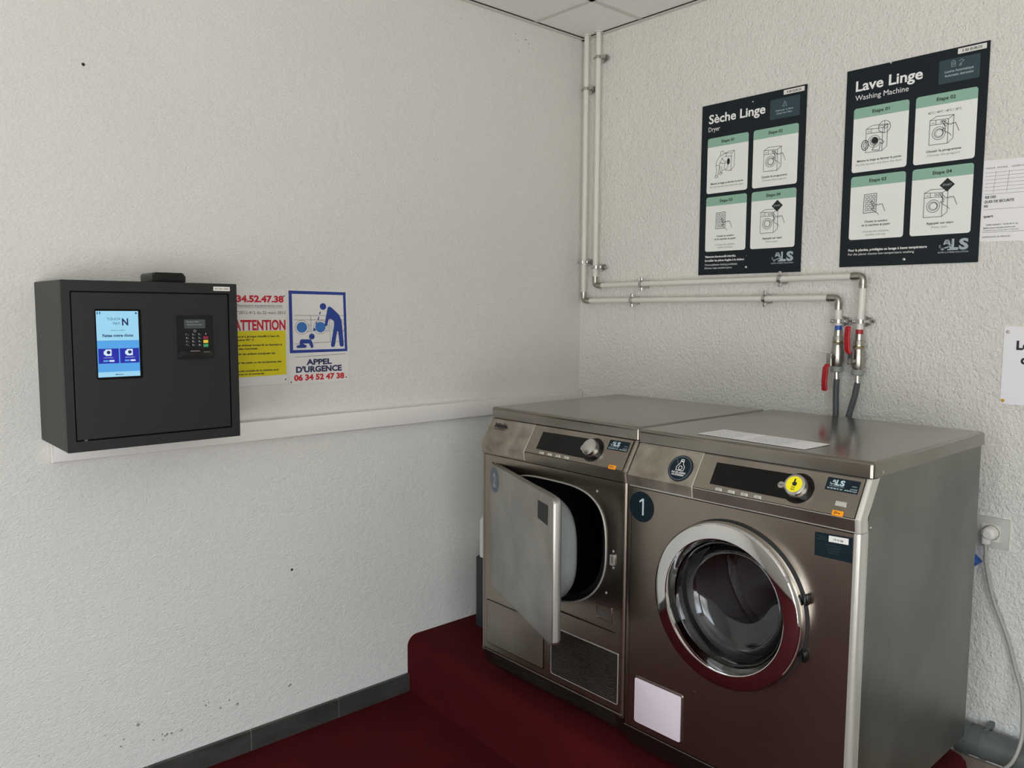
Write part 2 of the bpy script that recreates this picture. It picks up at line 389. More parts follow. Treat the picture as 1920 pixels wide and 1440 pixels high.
tag(cp, 'dark red carpet covering the floor in front of the platform', 'carpet')
# dark grey tile skirting on the left wall, one tile after another
sk = struct(B().box(0, .009, RY, -.872, 0, .069).obj('baseboard_left', M['grout']))
ys_ = [-.872, -1.158, -1.461, -1.764, -2.067, -2.37, -2.673, -2.976, -3.279, -3.582, -3.885, RY]
b = B()
for a, c in zip(ys_, ys_[1:]): b.box(0, .0125, c+.0012, a-.0012, 0, .0705, .0012, 1)
b.obj('skirting_tile', M['basetile'], sk)
struct(B().box(0, RX, -.012, 0, 0, .098, .002, 1).obj('baseboard_back', M['tilefloor']))
# white surface duct on the left wall
dk = thing('cable_duct', 'long white plastic cable duct running along left wall under the black cabinet', 'cable duct', on_left(-1.965, .967))
L_ = 1.955
B().box(0, L_, 0, .058, .001, .018, .001, 1).obj('duct_base', M['duct'], dk)
B().box(.001, L_, .0025, .0605, .016, .028, .0025, 2).obj('duct_cover', M['duct'], dk)
B().box(-.004, .004, .001, .061, 0, .027, .002, 1).obj('end_cap', M['duct'], dk)

# ------------------------------------------------------------------ shared lettering and drawings
def orbit_logo(b, x, y, h, z):          # lettering "ALS" whose A is crossed by a ring; x = right end, y = baseline
    b.text('S', x, y, h, h*.86, z, .045, 'r'); b.text('L', x-h*.92, y, h, h*.62, z, .045, 'r')
    ax = x-h*1.62-h*.95          # left of the A
    b.line([(ax+.72*h, y), (ax+.95*h, y)], h*.14, z)
    b.line([(ax+.98*h, y+.06*h), (ax+.72*h, y+.90*h), (ax+.48*h, y+.90*h), (ax+.36*h, y+.55*h)], h*.17, z)
    b.line([(ax+.50*h, y+.62*h), (ax+.60*h, y+.68*h), (ax+.66*h, y+.55*h)], h*.10, z)
    arc = []
    for i in range(15):
        a = math.radians(150+i*15.5)
        u, v = .60*h*math.cos(a), .27*h*math.sin(a); c, s_ = math.cos(.32), math.sin(.32)
        arc.append((ax+.50*h+u*c-v*s_, y+.47*h+u*s_+v*c))
    b.line(arc, h*.12, z); b.line([(ax+.10*h, y+.02*h), (ax+.30*h, y+.02*h)], h*.09, z)
LW = .00125
def hand(b, x, y, z, s=1.0):
    f = lambda P: [(x+a*s*.001, y+c*s*.001) for a, c in P]
    b.line(f([(13, -14), (1, 1), (0, 4), (3, 5), (6, 2), (17, -10), (20, -7), (24, -10), (28, -6), (31, -9), (36, -6), (41, -18), (46, -30)]), LW, z)
    b.line(f([(3, -1), (9, -14), (11, -20), (4, -17), (2, -20), (12, -28), (22, -34), (26, -40)]), LW, z)
def washer_icon(b, x, y, z, knobs=True):
    f = lambda P: [(x+a*.001, y+c*.001) for a, c in P]
    b.line(f([(0, 0), (49, -1), (49, 66), (0, 68)]), LW, z, True); b.line(f([(0, 68), (17, 77), (63, 75), (49, 66)]), LW, z, True)
    b.line(f([(63, 75), (63, 11), (49, -1)]), LW, z); b.line(f([(0, 55), (49, 54)]), LW, z); b.line(f([(16, 55), (16, 67)]), LW, z)
    b.line(f([(5, 60), (12, 60)]), LW, z)
    b.ring2(x+.025, y+.030, .0175, LW, z); b.ring2(x+.025, y+.030, .012, LW, z); b.ring2(x+.026, y+.030, .0095, LW*.8, z)
    if knobs: b.ring2(x+.031, y+.0605, .0028, LW, z, 12); b.ring2(x+.040, y+.0605, .0028, LW, z, 12)
def keypad_icon(b, x, y, z):
    b.line([(x, y), (x+.038, y+.001), (x+.038, y+.056), (x+.001, y+.055)], LW*1.2, z, True)
    for i in range(3):
        for j in range(4):
            px, py = x+.006+i*.0105, y+.006+j*.0122
            b.line([(px, py), (px+.0068, py), (px+.0068, py+.0078), (px, py+.0078)], LW, z, True)
    hand(b, x+.021, y+.030, z, .95)
def loader_icon(b, x, y, z):            # somebody bending to load a dryer
    f = lambda P: [(x+a*.0013, y+c*.0013) for a, c in P]
    b.line(f([(34, 62), (47, 66), (65, 66), (65, 26), (55, 15), (30, 20)]), LW, z); b.line(f([(34, 62), (56, 61), (65, 66)]), LW, z)
    b.line(f([(56, 61), (55, 15)]), LW, z); b.line(f([(34, 54), (56, 53)]), LW, z); b.line(f([(40, 54), (40, 62)]), LW, z)
    b.flat(circ(x+.061, y+.052, .0058, 16, .0110), z)
    b.line(f([(22, 60), (23, 68), (29, 70), (32, 66), (31, 60), (24, 58)]), LW, z, True)
    b.line(f([(22, 59), (12, 48), (8, 34), (18, 32), (24, 44), (30, 52)]), LW, z); b.line(f([(26, 50), (34, 42), (40, 41), (40, 37), (30, 36), (20, 40)]), LW, z)
    b.line(f([(9, 33), (11, 20), (8, 6), (15, 6), (18, 20), (20, 32), (23, 14), (28, 13), (26, 30)]), LW, z)
    b.ring2(x+.0143, y+.005, .0065, LW, z, 14, .0032); b.ring2(x+.031, y+.0143, .0065, LW, z, 14, .0032)
    b.line(f([(36, 38), (34, 24), (40, 20), (46, 26), (44, 36)]), LW, z)
def shirt_icon(b, x, y, z):             # open washer, magnified button and a shirt
    f = lambda P: [(x+a*.001, y+c*.001) for a, c in P]
    washer_icon(b, x+.006, y, z, False)
    b.ring2(x+.004, y+.022, .010, LW*1.8, z, 24, .0145); b.ring2(x+.005, y+.022, .005, LW*1.2, z, 20, .0095)
    b.flat(circ(x+.033, y+.032, .0095, 20), z)
    b.ring2(x+.060, y+.068, .0175, LW*1.1, z, 32)
    b.line(f([(44, 72), (76, 73)]), LW, z); b.line(f([(60, 52), (60, 85)]), LW, z); b.line(f([(56, 68), (63, 62), (70, 68)]), LW, z)
    b.line(f([(40, 30), (45, 34), (52, 33), (60, 24), (55, 19), (50, 24), (47, 2), (26, 5), (34, 22)]), LW*1.3, z, True)

CARD_X = ((.0265, .1885), (.2070, .3690)); CARD_Y = ((.0815, .2710), (.2835, .4740))
def instruction_board(m, label, title, tw, sub, sw, price, badge, cards, foot, screws, notch, bright):
    t = thing('instruction_board', label, 'sign', m)
    W, Hh = .392, .590
    pts = [(0, 0), (W, 0), (W, Hh)]+([(notch+.004, Hh), (notch, Hh-.006), (notch-.004, Hh)] if notch else [])+[(0, Hh)]
    bd = B().prism(pts, .001, .004).obj('board', M['navy_board'], t)
    B().text(title, .029, .525, .0295, tw, .0045, .022).text(sub, .0285, .4975, .0155, sw, .0045, 0.0).obj('title_text', M['w_ink'], t)
    bb = B().flat(rrect(.265, .370, .498, .562, .004), .0044).obj('badge_panel', M['badge'], t)
    k = B()
    if badge == 'warn':
        k.line([(.3095, .536), (.3255, .536), (.3175, .551)], .0011, .0048, True).line([(.3175, .539), (.3175, .546)], .001, .0048)
        k.text('Nettoyer le filtre', .3165, .522, .0055, .062, .0048, .015, 'c').text('Clean the Filter', .3165, .5125, .0055, .056, .0048, .015, 'c')
    else:
        k.line([(.298, .540), (.297, .553), (.302, .557), (.307, .553), (.308, .541)], .0010, .0048, True).ring2(.3025, .548, .003, .0009, .0048, 10)
        k.line([(.317, .552), (.323, .556), (.329, .551), (.322, .547), (.321, .541)], .0010, .0048).ring2(.320, .542, .003, .0009, .0048, 10)
        k.text('Lessive Automatique', .3175, .526, .0065, .074, .0048, .02, 'c').text('Automatic detregent', .3175, .515, .0065, .074, .0048, .02, 'c')
    k.obj('badge_text', M['w_ink2'], bb)
    pr = B().prism(rrect(.312, .384, .571, .5855, .0005, 1), .004, .0046).obj('price_sticker', M['white_plastic'], t)
    B().text(price, .348, .5745, .0070, .050, .0049, .02, 'c').obj('price_text', M['ink'], pr)
    for i, (title_c, icon, fr, en) in enumerate(cards):
        cx0, cx1 = CARD_X[i % 2]; cy0, cy1 = CARD_Y[1-i//2]; cm = (cx0+cx1)/2
        c = B().flat(rrect(cx0, cx1, cy0, cy1, .008), .0043).obj('step_card', M['card'], t)
        hp = [p for p in rrect(cx0, cx1, cy0, cy1, .008) if p[1] > cy1-.02]+[(cx0, cy1-.031), (cx1, cy1-.031)]
        B().flat(hp, .0046).obj('card_header', M['mint'], c)
        B().text(title_c, cm, cy1-.020, .0095, .050, .0050, .02, 'c').obj('step_heading', M['ink'], c); d = B()
        if icon == 'wash': washer_icon(d, cx0+.041, cy0+.051, .005); hand(d, cx0+.073, cy0+.110, .0052)
        if icon == 'start':
            washer_icon(d, cx0+.036, cy0+.051, .005); hand(d, cx0+.078, cy0+.110, .0052)
            d.flat([(cx0+.076, cy0+.137), (cx0+.096, cy0+.118), (cx0+.116, cy0+.137), (cx0+.096, cy0+.156)], .0051)
        if icon == 'keys': keypad_icon(d, cx0+.042, cy0+.078, .005)
        if icon == 'load': loader_icon(d, cx0+.025, cy0+.051, .005)
        if icon == 'shirt': shirt_icon(d, cx0+.034, cy0+.056, .005)
        d.obj('card_drawing', M['ink'], c); d = B()
        lines = fr[::-1]; y = cy0+(.030 if len(fr) == 1 else .039)
        for j, (s_, w_) in enumerate(lines): d.text(s_, cm, y+j*.0105, .0062, w_, .005, .015, 'c')
        if title_c == 'Etape 02' and badge != 'warn': d.text('60°C / 40°C / 40°C / 30°C', cm-.002, cy0+.137, .0060, .088, .005, 0, 'c')
        d.obj('card_caption', M['ink'], c)
        d = B(); y = cy0+(.019 if len(fr) == 1 else .020)
        for j, (s_, w_) in enumerate(en): d.text(s_, cm, y-j*.0095, .0058, w_, .005, 0, 'c')
        d.obj('card_translation', M['ink_grey'], c)
        if icon == 'start': B().text('START', cx0+.096, cy0+.1345, .0055, .024, .0055, .01, 'c').obj('start_text', M['w_ink2'], c)
    k = B()
    for s_, y, w_, bo in foot: k.text(s_, .027, y, .0072 if bo else .0066, w_, .0045, .025 if bo else 0)
    k.obj('footer_text', M['w_ink'], t)
    k = B(); orbit_logo(k, .3665, .038, .0285, .0045); k.text('ALPES LAVERIE SOLUTION', .3665, .0285, .0046, .080, .0045, .015, 'r'); k.obj('logo', M['w_ink2'], t)
    for sx_, sy_, r in screws:
        B(Matrix.Translation((sx_, sy_, .004))).revolve([(0, .002), (r*.6, .0019), (r, .0008), (r, 0)], Matrix.Identity(4), 16).obj('screw', M['chrome_r'], t)
    return t
instruction_board(on_right(.581, 1.4895), 'left dark navy board headed Sèche Linge, dryer steps in four white cards', 'Sèche Linge', .219, 'Dryer', .046, '4 00 EUROS', 'warn',
    [('Etape 01', 'load', [('Mettre le linge et fermer la porte', .128)], [('Put the laundry and close the door', .134)]),
     ('Etape 02', 'wash', [('Choisir le programme', .092)], [('Choose the program', .086)]),
     ('Etape 03', 'keys', [('Choisir le numéro', .068), ('de la machine et payer', .086)], [('Choose the machine', .078), ('number and pay', .060)]),
     ('Etape 04', 'start', [('Appuyer sur start', .072)], [('Press start', .042)])],
    [('Vêtement thermocollé interdits.', .0600, .126, 1), ('Surveiller les pièces fragiles à la chaleur.', .0465, .160, 1), ('Thermoadhesive clothing prohibited.', .0320, .132, 0), ('Monitor heat sensitive parts.', .0205, .112, 0)],
    [(.200, .570, .0028), (.193, .022, .0042), (.1955, .060, .0015), (.184, .533, .003)], None, False)
instruction_board(on_right(1.1025, 1.4990), 'right, larger looking dark navy board headed Lave Linge, washing steps in four white cards', 'Lave Linge', .193, 'Washing Machine', .156, '5 00 EUROS', 'soap',
    [('Etape 01', 'shirt', [('Mettre le linge et fermer la porte', .130)], [('Put the laundry and close the door', .136)]),
     ('Etape 02', 'wash', [('Choisir le programme', .092)], [('Choose the program', .086)]),
     ('Etape 03', 'keys', [('Choisir le numéro', .068), ('de la machine et payer', .086)], [('Choose the machine', .078), ('number and pay', .060)]),
     ('Etape 04', 'start', [('Appuyer sur start', .072)], [('Press start', .042)])],
    [('Pour la planète, privilégiez un lavage à basse température', .0465, .230, 1), ('For the planet choose low-temperature washing', .0345, .195, 0)],
    [(.1945, .016, .0042), (.180, .531, .003)], .130, True)

# form sheet behind the right board
t = thing('printed_form', 'white printed table form pinned to wall behind right edge of the Lave Linge board', 'paper sheet', on_right(1.455, 1.556))
B().prism([(0, 0), (.235, -.008), (.235, .209), (0, .217)], .0003, .0010).obj('sheet', M['paper'], t)
b = B()
for i in range(7): b.line([(.046, .182-i*.0095), (.230, .179-i*.0095)], .0006, .0013)
for x in (.071, .103, .16): b.line([(x, .184), (x-.004, .128)], .0006, .0013)
b.line([(.046, .084), (.230, .082)], .0006, .0013); b.line([(.046, .0225), (.150, .0215), (.152, .032)], .0007, .0013)
b.text('MARQUE', .046, .192, .0042, .022, .0013).text('MODELE', .074, .1915, .0042, .024, .0013).text('NUMERO DE SERIE', .108, .191, .0042, .050, .0013)
b.text('RIE DES', .048, .1135, .0066, .026, .0013, .03).text('QUES DE SECURITE', .046, .1015, .0066, .072, .0013, .03).text('IRE', .046, .090, .0060, .010, .0013, .03)
b.text('quart', .046, .0625, .0066, .024, .0013, .03)
b.text('74000 ANNECY - 04 50 00 51 63', .054, .0405, .0034, .076, .0013, .02).text('@flansquart-equipements.com', .047, .0325, .0034, .078, .0013, .02)
b.text('INTERVENTION SOUS 48H 7/7 HEURES', .047, .0255, .0030, .086, .0013).text('DEPANNAGE DE SERVICES', .046, .008, .0036, .068, .0013, .01)
b.obj('form_print', M['ink'], t)
# white sign cut by the edge of the view
t = thing('white_sign', 'plain white sign at right edge of view with black letters and a yellow pin', 'sign', on_right(1.5695, 1.113))
B().prism([(0, .001), (.297, 0), (.297, .210), (0, .211)], .0005, .003).obj('sheet', M['paper'], t)
B().text('Le', .031, .150, .0225, None, .0034, .045).text('c', .043, .112, .0225, None, .0034, .045).obj('sign_text', M['ink'], t)
for x, y, mm in ((.0085, .1965, 'chrome_r'), (.2885, .1965, 'chrome_r'), (.0065, .0105, 'pin_y'), (.2885, .0105, 'pin_y')):
    B(Matrix.Translation((x, y, .003))).revolve([(0, .0035), (.003, .003), (.0045, .0012), (.0045, 0)], Matrix.Identity(4), 16).obj('pin', M[mm], t)

# ------------------------------------------------------------------ notices on the left wall
t = thing('warning_notice', 'laminated notice with red ATTENTION heading and yellow text block beside the black cabinet', 'notice', on_left(-1.523, 1.132))
B().prism(rrect(0, .210, 0, .288, .003), .0005, .0014).obj('laminated_sheet', M['notice'], t)
b = B().text('06.34.52.47.38', .2035, .2495, .0185, .188, .0019, .045, 'r'); b.obj('phone_number', M['redink'], t); b = B(); b.text('! ATTENTION', .208, .1665, .0290, .176, .0019, .035, 'r'); b.obj('attention_text', M['redink'], t)
b = B().text('ue@flansquart-equipements.com', .199, .2355, .0072, .166, .0019, 0, 'r').line([(.045, .2320), (.199, .2320)], .0006, .0019)
b.text('N°2012-412 du 23 mars 2012', .2085, .2135, .0088, .162, .0019, 0, 'r').obj('grey_text', M['greydark'], t)
y_ = B().flat([(.006, .0255), (.208, .0285), (.208, .1635), (.006, .1635)], .0018).obj('yellow_block', M['yellow'], t)
b = B()
for s_, y, w_ in (("une eau source à groupe chauffé à l'eau du", .1445, .175), ('peut atteindre 90° C', .1345, .095), ("Surveiller les enfants lorsqu'ils se tiennent à", .1185, .183), ('proximité des machines', .1085, .105),
                  ('ne pas laisser les enfants manipuler les', .0930, .160), ('portes :', .0815, .03), ('ne pas poser les pieds ou les accessoires des', .0670, .180), ('portes :', .0560, .03),
                  ("Attendre l'arrêt complet de la machine pour", .0425, .172), ('ouvrir la porte ou le couvercle.', .0330, .125)):
    b.text(s_, .012, y, .0056, w_, .0022, .03)
b.obj('block_text', M['ink'], y_)
for x, y in ((.205, .268), (.2045, .0135), (.006, .268), (.006, .0135)): B(Matrix.Translation((x, y, .0012))).revolve([(0, .002), (.002, .0015), (.0025, 0)], Matrix.Identity(4), 12).obj('pin', M['greydark'], t)

t = thing('emergency_notice', 'laminated notice with blue child and adult pictogram reading APPEL D\'URGENCE', 'notice', on_left(-1.307, 1.129))
B().prism(rrect(0, .210, 0, .292, .003), .0005, .0014).obj('laminated_sheet', M['notice'], t)
z = .0018
b = B().ringshape([(.004, .2885), (.0045, .096), (.2055, .097), (.2015, .2865)], [(.0145, .2785), (.0155, .1055), (.1965, .1050), (.1925, .2775)], .0015, z)
b.obj('frame_print', M['blueink'], t)
f = lambda px, py: ((px-715)*.000284+.0015, .2915-(py-155)*.000258)
b = B()
b.flat(circ(*f(1133, 353), .0112, 24, .0105), z+.0004)
b.flat([f(*p) for p in ((1190, 365), (1212, 352), (1240, 365), (1330, 450), (1362, 520), (1372, 620), (1388, 830), (1375, 850), (1350, 850), (1335, 830), (1318, 660), (1305, 660), (1275, 830), (1262, 853), (1235, 853), (1223, 830), (1265, 600), (1270, 540), (1235, 505), (1200, 510), (1180, 585), (1160, 595), (1148, 580), (1155, 540))], z+.0004)
b.flat(circ(*f(990, 718), .0098, 20, .0092), z+.0004)
b.flat([f(*p) for p in ((850, 755), (870, 748), (975, 752), (990, 775), (1008, 835), (1000, 855), (980, 855), (955, 800), (880, 800), (925, 825), (925, 845), (905, 853), (815, 853), (803, 838), (815, 820), (845, 815), (842, 790))], z+.0004)
b.line([f(1098, 420), f(1090, 445)], .0035, z+.0004).line([f(1078, 485), f(1070, 510)], .0035, z+.0004).line([f(1052, 545), f(1045, 565)], .0035, z+.0004)
b.flat([f(1015, 605), f(1045, 640), f(1005, 655)], z+.0004)
b.obj('pictogram_figures', M['blueink'], t)
b = B()
for cx in (873, 1098): b.flat(circ(*f(cx, 605), .0178, 28, .0165), z)
b.obj('porthole_print', M['midblue'], t)
b = B()
for p in (((780, 462), (1412, 465)), ((780, 515), (1412, 517)), ((785, 800), (1420, 785)), ((980, 465), (990, 690)), ((1210, 520), (1218, 790))): b.line([f(*p[0]), f(*p[1])], .0009, z+.0002)
for cx in (873, 1098, 1318):
    b.ring2(*f(cx, 605), .0232, .0009, z+.0001, 28, .0215)
    b.line([f(cx+70, 575), f(cx+100, 575), f(cx+100, 655), f(cx+60, 655)], .0009, z+.0002)
b.line([f(785, 962), f(1410, 940)], .0010, z+.0002)
b.obj('machine_outline', M['ink'], t)
B().text('APPEL', .104, .0585, .0165, .089, z, .045, 'c').text("D'URGENCE", .104, .0355, .0175, .160, z, .045, 'c').obj('navy_text', M['navyink'], t)
B().text('06 34 52 47 38', .105, .0105, .0170, .176, z, .045, 'c').obj('red_text', M['redink'], t)
for x, y in ((.006, .285), (.2, .285), (.007, .0065), (.200, .0125)): B(Matrix.Translation((x, y, .0012))).revolve([(0, .002), (.002, .0015), (.0025, 0)], Matrix.Identity(4), 12).obj('pin', M['greydark'], t)

# ------------------------------------------------------------------ payment cabinet on the left wall
DX = .26
t = thing('payment_cabinet', 'square black metal payment cabinet with glowing touchscreen on the left wall', 'cabinet', on_left(-1.984, 1.0275))
W, Hh = .408, .397
b = B().box(0, W, 0, Hh, .0, DX-.016, .0015, 1)
di = (.021, .384, .0275, .3695)
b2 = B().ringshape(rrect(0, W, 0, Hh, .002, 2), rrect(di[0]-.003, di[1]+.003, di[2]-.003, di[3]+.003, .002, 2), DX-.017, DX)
b.obj('body', M['cab'], t); b2.obj('front_frame', M['cab_shaded'], t)
B().box(di[0]-.002, di[1]+.002, di[2]-.002, di[3]+.002, DX-.0162, DX-.0150).obj('door_gap', M['dark_in'], t)
dr = B().prism(rrect(di[0], di[1], di[2], di[3], .0015, 2), DX-.015, DX-.0005, .001, 1).obj('door', M['cab_shaded'], t)
sc = B().prism(rrect(.068, .170, .166, .331, .003), DX-.0005, DX+.0012, .0005, 1).obj('touchscreen', M['blackglass'], dr)
zz = DX+.0015
B().flat([(.0705, .1715), (.1635, .1715), (.1635, .3265), (.0705, .3265)], zz).obj('screen_image', M['scr_sky'], dr)
B().flat([(.0705, .1835), (.1635, .1835), (.1635, .2575), (.0705, .2575)], zz+.0002).obj('screen_band', M['scr_mid'], dr)
B().flat([(.0725, .2035), (.1170, .2035), (.1170, .2385), (.0725, .2385)], zz+.0004).flat([(.1195, .2035), (.1625, .2035), (.1625, .2385), (.1195, .2385)], zz+.0004).obj('screen_tiles', M['scr_deep'], dr)
b = B()
b.text('TOUCH', .0940, .3050, .0058, .0285, zz+.0004, 0).text('PAY', .1075, .2945, .0058, .0150, zz+.0004, 0).text('N', .1265, .2930, .0160, .0140, zz+.0004, .03)
b.text('Faites votre choix', .117, .2660, .0065, .068, zz+.0004, .03, 'c').text('laverie en libre', .117, .2800, .0030, .030, zz+.0004, 0, 'c').text('Mentions', .117, .1755, .0032, .017, zz+.0004, .02, 'c')
b.flat(circ(.1585, .3215, .0022, 12), zz+.0004).line([(.0735, .3195), (.0735, .3240)], .002, zz+.0004).line([(.079, .3195), (.079, .3240)], .002, zz+.0004)
for cx in (.0945, .1415): b.flat(circ(cx, .2295, .0042, 14), zz+.0008)
b.obj('screen_text', M['scr_navy'], dr)
b = B()
for cx in (.0945, .1415):
    b.flat([(cx-.0065, .2215), (cx+.0065, .2215), (cx+.0065, .2365), (cx-.0065, .2365)], zz+.0006).flat([(cx-.0065, .223), (cx-.0105, .225), (cx-.0105, .232), (cx-.0065, .234)], zz+.0006)
    b.flat([(cx+.001, .2075), (cx+.012, .2075), (cx+.012, .2115), (cx+.001, .2115)], zz+.0006)
    b.text('LAVE LINGE 1' if cx < .1 else 'SECHE LINGE 2', cx, .2160, .0022, .021, zz+.0006, 0, 'c')
b.obj('screen_icons', M['scr_white'], dr)
b = B()
for cx in (.0945, .1415): b.flat([(cx-.012, .2075), (cx-.001, .2075), (cx-.001, .2115), (cx-.012, .2115)], zz+.0006)
b.obj('screen_button', M['scr_mid'], dr)
# card terminal
tm = B().prism(rrect(.2535, .3415, .2075, .3160, .003), DX-.0005, DX+.004, .001, 1).prism(rrect(.257, .338, .2085, .2290, .004), DX+.003, DX+.010, .002, 2).obj('card_terminal', M['black'], dr)
zt = DX+.0044
B().flat([(.2700, .2838), (.3225, .2838), (.3225, .3060), (.2700, .3060)], zt).obj('terminal_display', M['lcd'], dr)
b = B()
for i in range(3):
    for j in range(4):
        n_ = i+1+3*j; s_ = str(n_) if n_ < 10 else ('*', '0', '#')[i]
        b.text(s_, .2735+i*.0155, .2670-j*.0088, .0042, None, zt, .02).text('abc', .2775+i*.0155, .2670-j*.0088, .0018, None, zt)
b.text('4', .3215, .2675, .0045, None, zt, .02).text('Bonjour, Hello', .277, .2990, .0030, .030, zt+.0003).text('Insérez votre carte', .277, .2920, .0030, .036, zt+.0003)
b.ring2(.296, .2775, .0028, .0008, zt, 12)
b.obj('terminal_digits', M['w_ink2'], dr)
for k, (y, mm) in enumerate(((.2600, 'red_k'), (.2505, 'yellow_k'), (.2405, 'green_k'))): B().prism(rrect(.3165, .3285, y-.0038, y+.0038, .001, 2), DX+.004, DX+.0052).obj('key', M[mm], dr)
b = B().box(.281, .305, .2265, .2285, DX+.0095, DX+.0107).box(.3145, .330, .2235, .2250, DX+.0095, DX+.0107).obj('card_slot', M['chrome_r'], dr)
B().prism(rrect(.3475, .3900, .3785, .3890, .0005, 1), DX, DX+.0006).obj('name_label', M['white_plastic'], t)
B().text('001301-0001', .3690, .3815, .0045, .036, DX+.0009, .01, 'c').obj('label_text', M['ink'], t)
B(Matrix.Translation((.0405, .0245, DX-.012))).revolve([(0, .006), (.004, .006), (.005, .004), (.005, 0)], Matrix.Identity(4), 16).obj('lock', M['chrome_r'], t)
an = [(x, y) for x, y in rrect(.222, .304, Hh-.004, Hh+.0265, .008, 6)]
B().prism(an, .10, .19, .006, 3).obj('antenna', M['black'], t)

# ------------------------------------------------------------------ water pipes
def arc_pts(c, a, b, r, n=6):           # quarter bend from direction a to direction b around corner c
    a, b, c = Vector(a), Vector(b), Vector(c); o = c+a*r+b*r
    return [o-b*r*math.cos(i*PI/2/n)-a*r*math.sin(i*PI/2/n) for i in range(n+1)]
PY = -.035; PR = .0100
def elbow(c, a, b, t):
    c, a, b = Vector(c), Vector(a), Vector(b)
    k = B().tube([c+a*.030]+arc_pts(c, a, b, .012)+[c+b*.030], .0105, 16)
    for d in (a, b):
        for q in (.020, .026, .032): k.cyl(c+d*(q-.0013), c+d*(q+.0013), .0120, 16)
        k.cyl(c+d*.014, c+d*.036, .0111, 16)
    k.obj('elbow_fitting', M['nickel'], t)
def clamp(p, axis, t):                  # pipe ring with ears and a wall stud
    p = Vector(p); k = B(); ax = Vector(axis)
    k.cyl(p-ax*.0055, p+ax*.0055, .0128, 20)
    e_ = Vector((0, 0, 1)) if abs(ax.z) < .5 else Vector((1, 0, 0))
    for s_ in (-1, 1):
        q = p+e_*s_*.019
        k.box(*[v for i in range(3) for v in ((q[i]-(.0052 if abs(ax[i]) > .5 else (.007 if abs(e_[i]) > .5 else .0035))), (q[i]+(.0052 if abs(ax[i]) > .5 else (.007 if abs(e_[i]) > .5 else .0035))))], .0015, 1)
        k.cyl(q+Vector((0, -.006, 0)), q+Vector((0, -.002, 0)), .0035, 10)
    k.cyl(p+Vector((0, .010, 0)), Vector((p.x, -.001, p.z)), .004, 10)
    k.cyl((p.x, -.004, p.z), (p.x, -.0005, p.z), .016, 20)
    if abs(ax.z) > .5: k.cyl((p.x+.017, -.008, p.z), (p.x+.017, -.0005, p.z), .012, 20)
    k.obj('pipe_clamp', M['chrome_r'], t)
def pipeline(label, vx, hz0, hz1, ex, zend, clamps_h, clamps_v, band, lever_up, dxv, ztop_nut):
    t = thing('water_pipe', label, 'pipe', Matrix.Identity(4))
    z0_, z1_ = hz0, hz1
    B().cyl((vx, PY, z0_+.03), (vx, PY, H-.004), PR, 20).obj('pipe_riser', M['pipe_white'], t)
    B().cyl((vx+.03, PY, z0_), (ex-.03, PY, z1_), PR, 20).obj('pipe_run', M['pipe_white'], t)
    B().cyl((ex, PY, z1_-.03), (ex+dxv, PY, zend), PR, 20).obj('pipe_drop', M['pipe_white'], t)
    elbow((vx, PY, z0_), (0, 0, 1), (1, 0, 0), t); elbow((ex, PY, z1_), (-1, 0, 0), (0, 0, -1), t)
    B().cyl((vx, PY, H-.006), (vx, PY, H-.0005), .0165, 20).obj('ceiling_collar', M['ceilbar'], t)
    for x in clamps_h: clamp((x, PY, z0_+(z1_-z0_)*(x-vx)/(ex-vx)), (1, 0, 0), t)
    for x, z in clamps_v: clamp((x, PY, z), (0, 0, 1), t)
    X_ = ex+dxv
    B().cyl((X_, PY, zend+.002), (X_, PY, zend+.016), PR+.0007, 20).obj('colour_band', M[band], t)
    # shut-off valve hanging below the drop
    n = zend; P = lambda dz: (X_, PY, n-dz)
    v = B().tube([P(-.002), P(.016), P(.017), P(.030), P(.0305), P(.034), P(.0345), P(.044)], .01, 20, rs=[.0125, .0125, .0145, .0165, .0150, .0150, .0125, .0125])
    v.cyl(P(.036), P(.043), .0185, 6); v.tube([P(.044), P(.050), P(.066), P(.096), P(.108)], .01, 20, rs=[.0165, .0165, .0190, .0190, .0150])
    v.cyl(P(.100), P(.109), .0175, 6)
    v.cyl((X_, PY, n-.080), (X_-.008, PY-.028, n-.080), .0085, 14); v.cyl((X_-.0075, PY-.025, n-.080), (X_-.0095, PY-.034, n-.080), .0095, 6)
    vo_ = v.obj('shutoff_valve', M['nickel'], t)
    k = B().cyl(P(.0345), P(.0385), .0168, 20).obj('sealing_ring', M['brass'], vo_)
    # lever: bent strip with red vinyl grip
    sgn = 1 if lever_up else -1; bx = X_-.010; by = PY-.030
    m_ = frame((bx, by, n-.080), (.94, -.34, 0), (0, 0, 1), (-.34, -.94, 0))
    s_ = B(m_).box(-.010, .010, -.010 if sgn > 0 else -.028, .028 if sgn > 0 else .010, 0, .003, .001, 1); s_.obj('lever_plate', M['greydark'] if lever_up else M['nickel'], vo_)
    g = B(m_); ys2 = [.022, .034, .075, .102, .106]; xs2 = [-.003, -.010, -.011, -.009, -.009]
    loops = []
    for q, (yy, xo) in enumerate(zip(ys2, xs2)):
        hw = (.0085, .0105, .0105, .0105, .0070)[q]; zz_ = (.001, .004, .006, .006, .006)[q]
        loops.append([Vector((xo+px, sgn*yy, zz_+pz)) for px, pz in rrect(-hw, hw, -.0035, .0045, .0035, 3)])
    g.loft(loops); g.obj('lever_grip', M['lever'], vo_)
    return t, X_, n
tp, xa, na = pipeline('lower white water pipe with blue band ending in valve whose red lever points down', .050, 1.4005, 1.4035, 1.1205, 1.303, (.302, .867), ((.050, 2.239), (.044, 1.557)), 'blue_t', False, .003, 0)
tp2, xb, nb = pipeline('upper white water pipe with red band ending in valve whose red lever points up', .1125, 1.4605, 1.4680, 1.1935, 1.292, (.347, .920), ((.1125, 2.347), (.1165, 1.534)), 'red_t', True, -.004, 0)
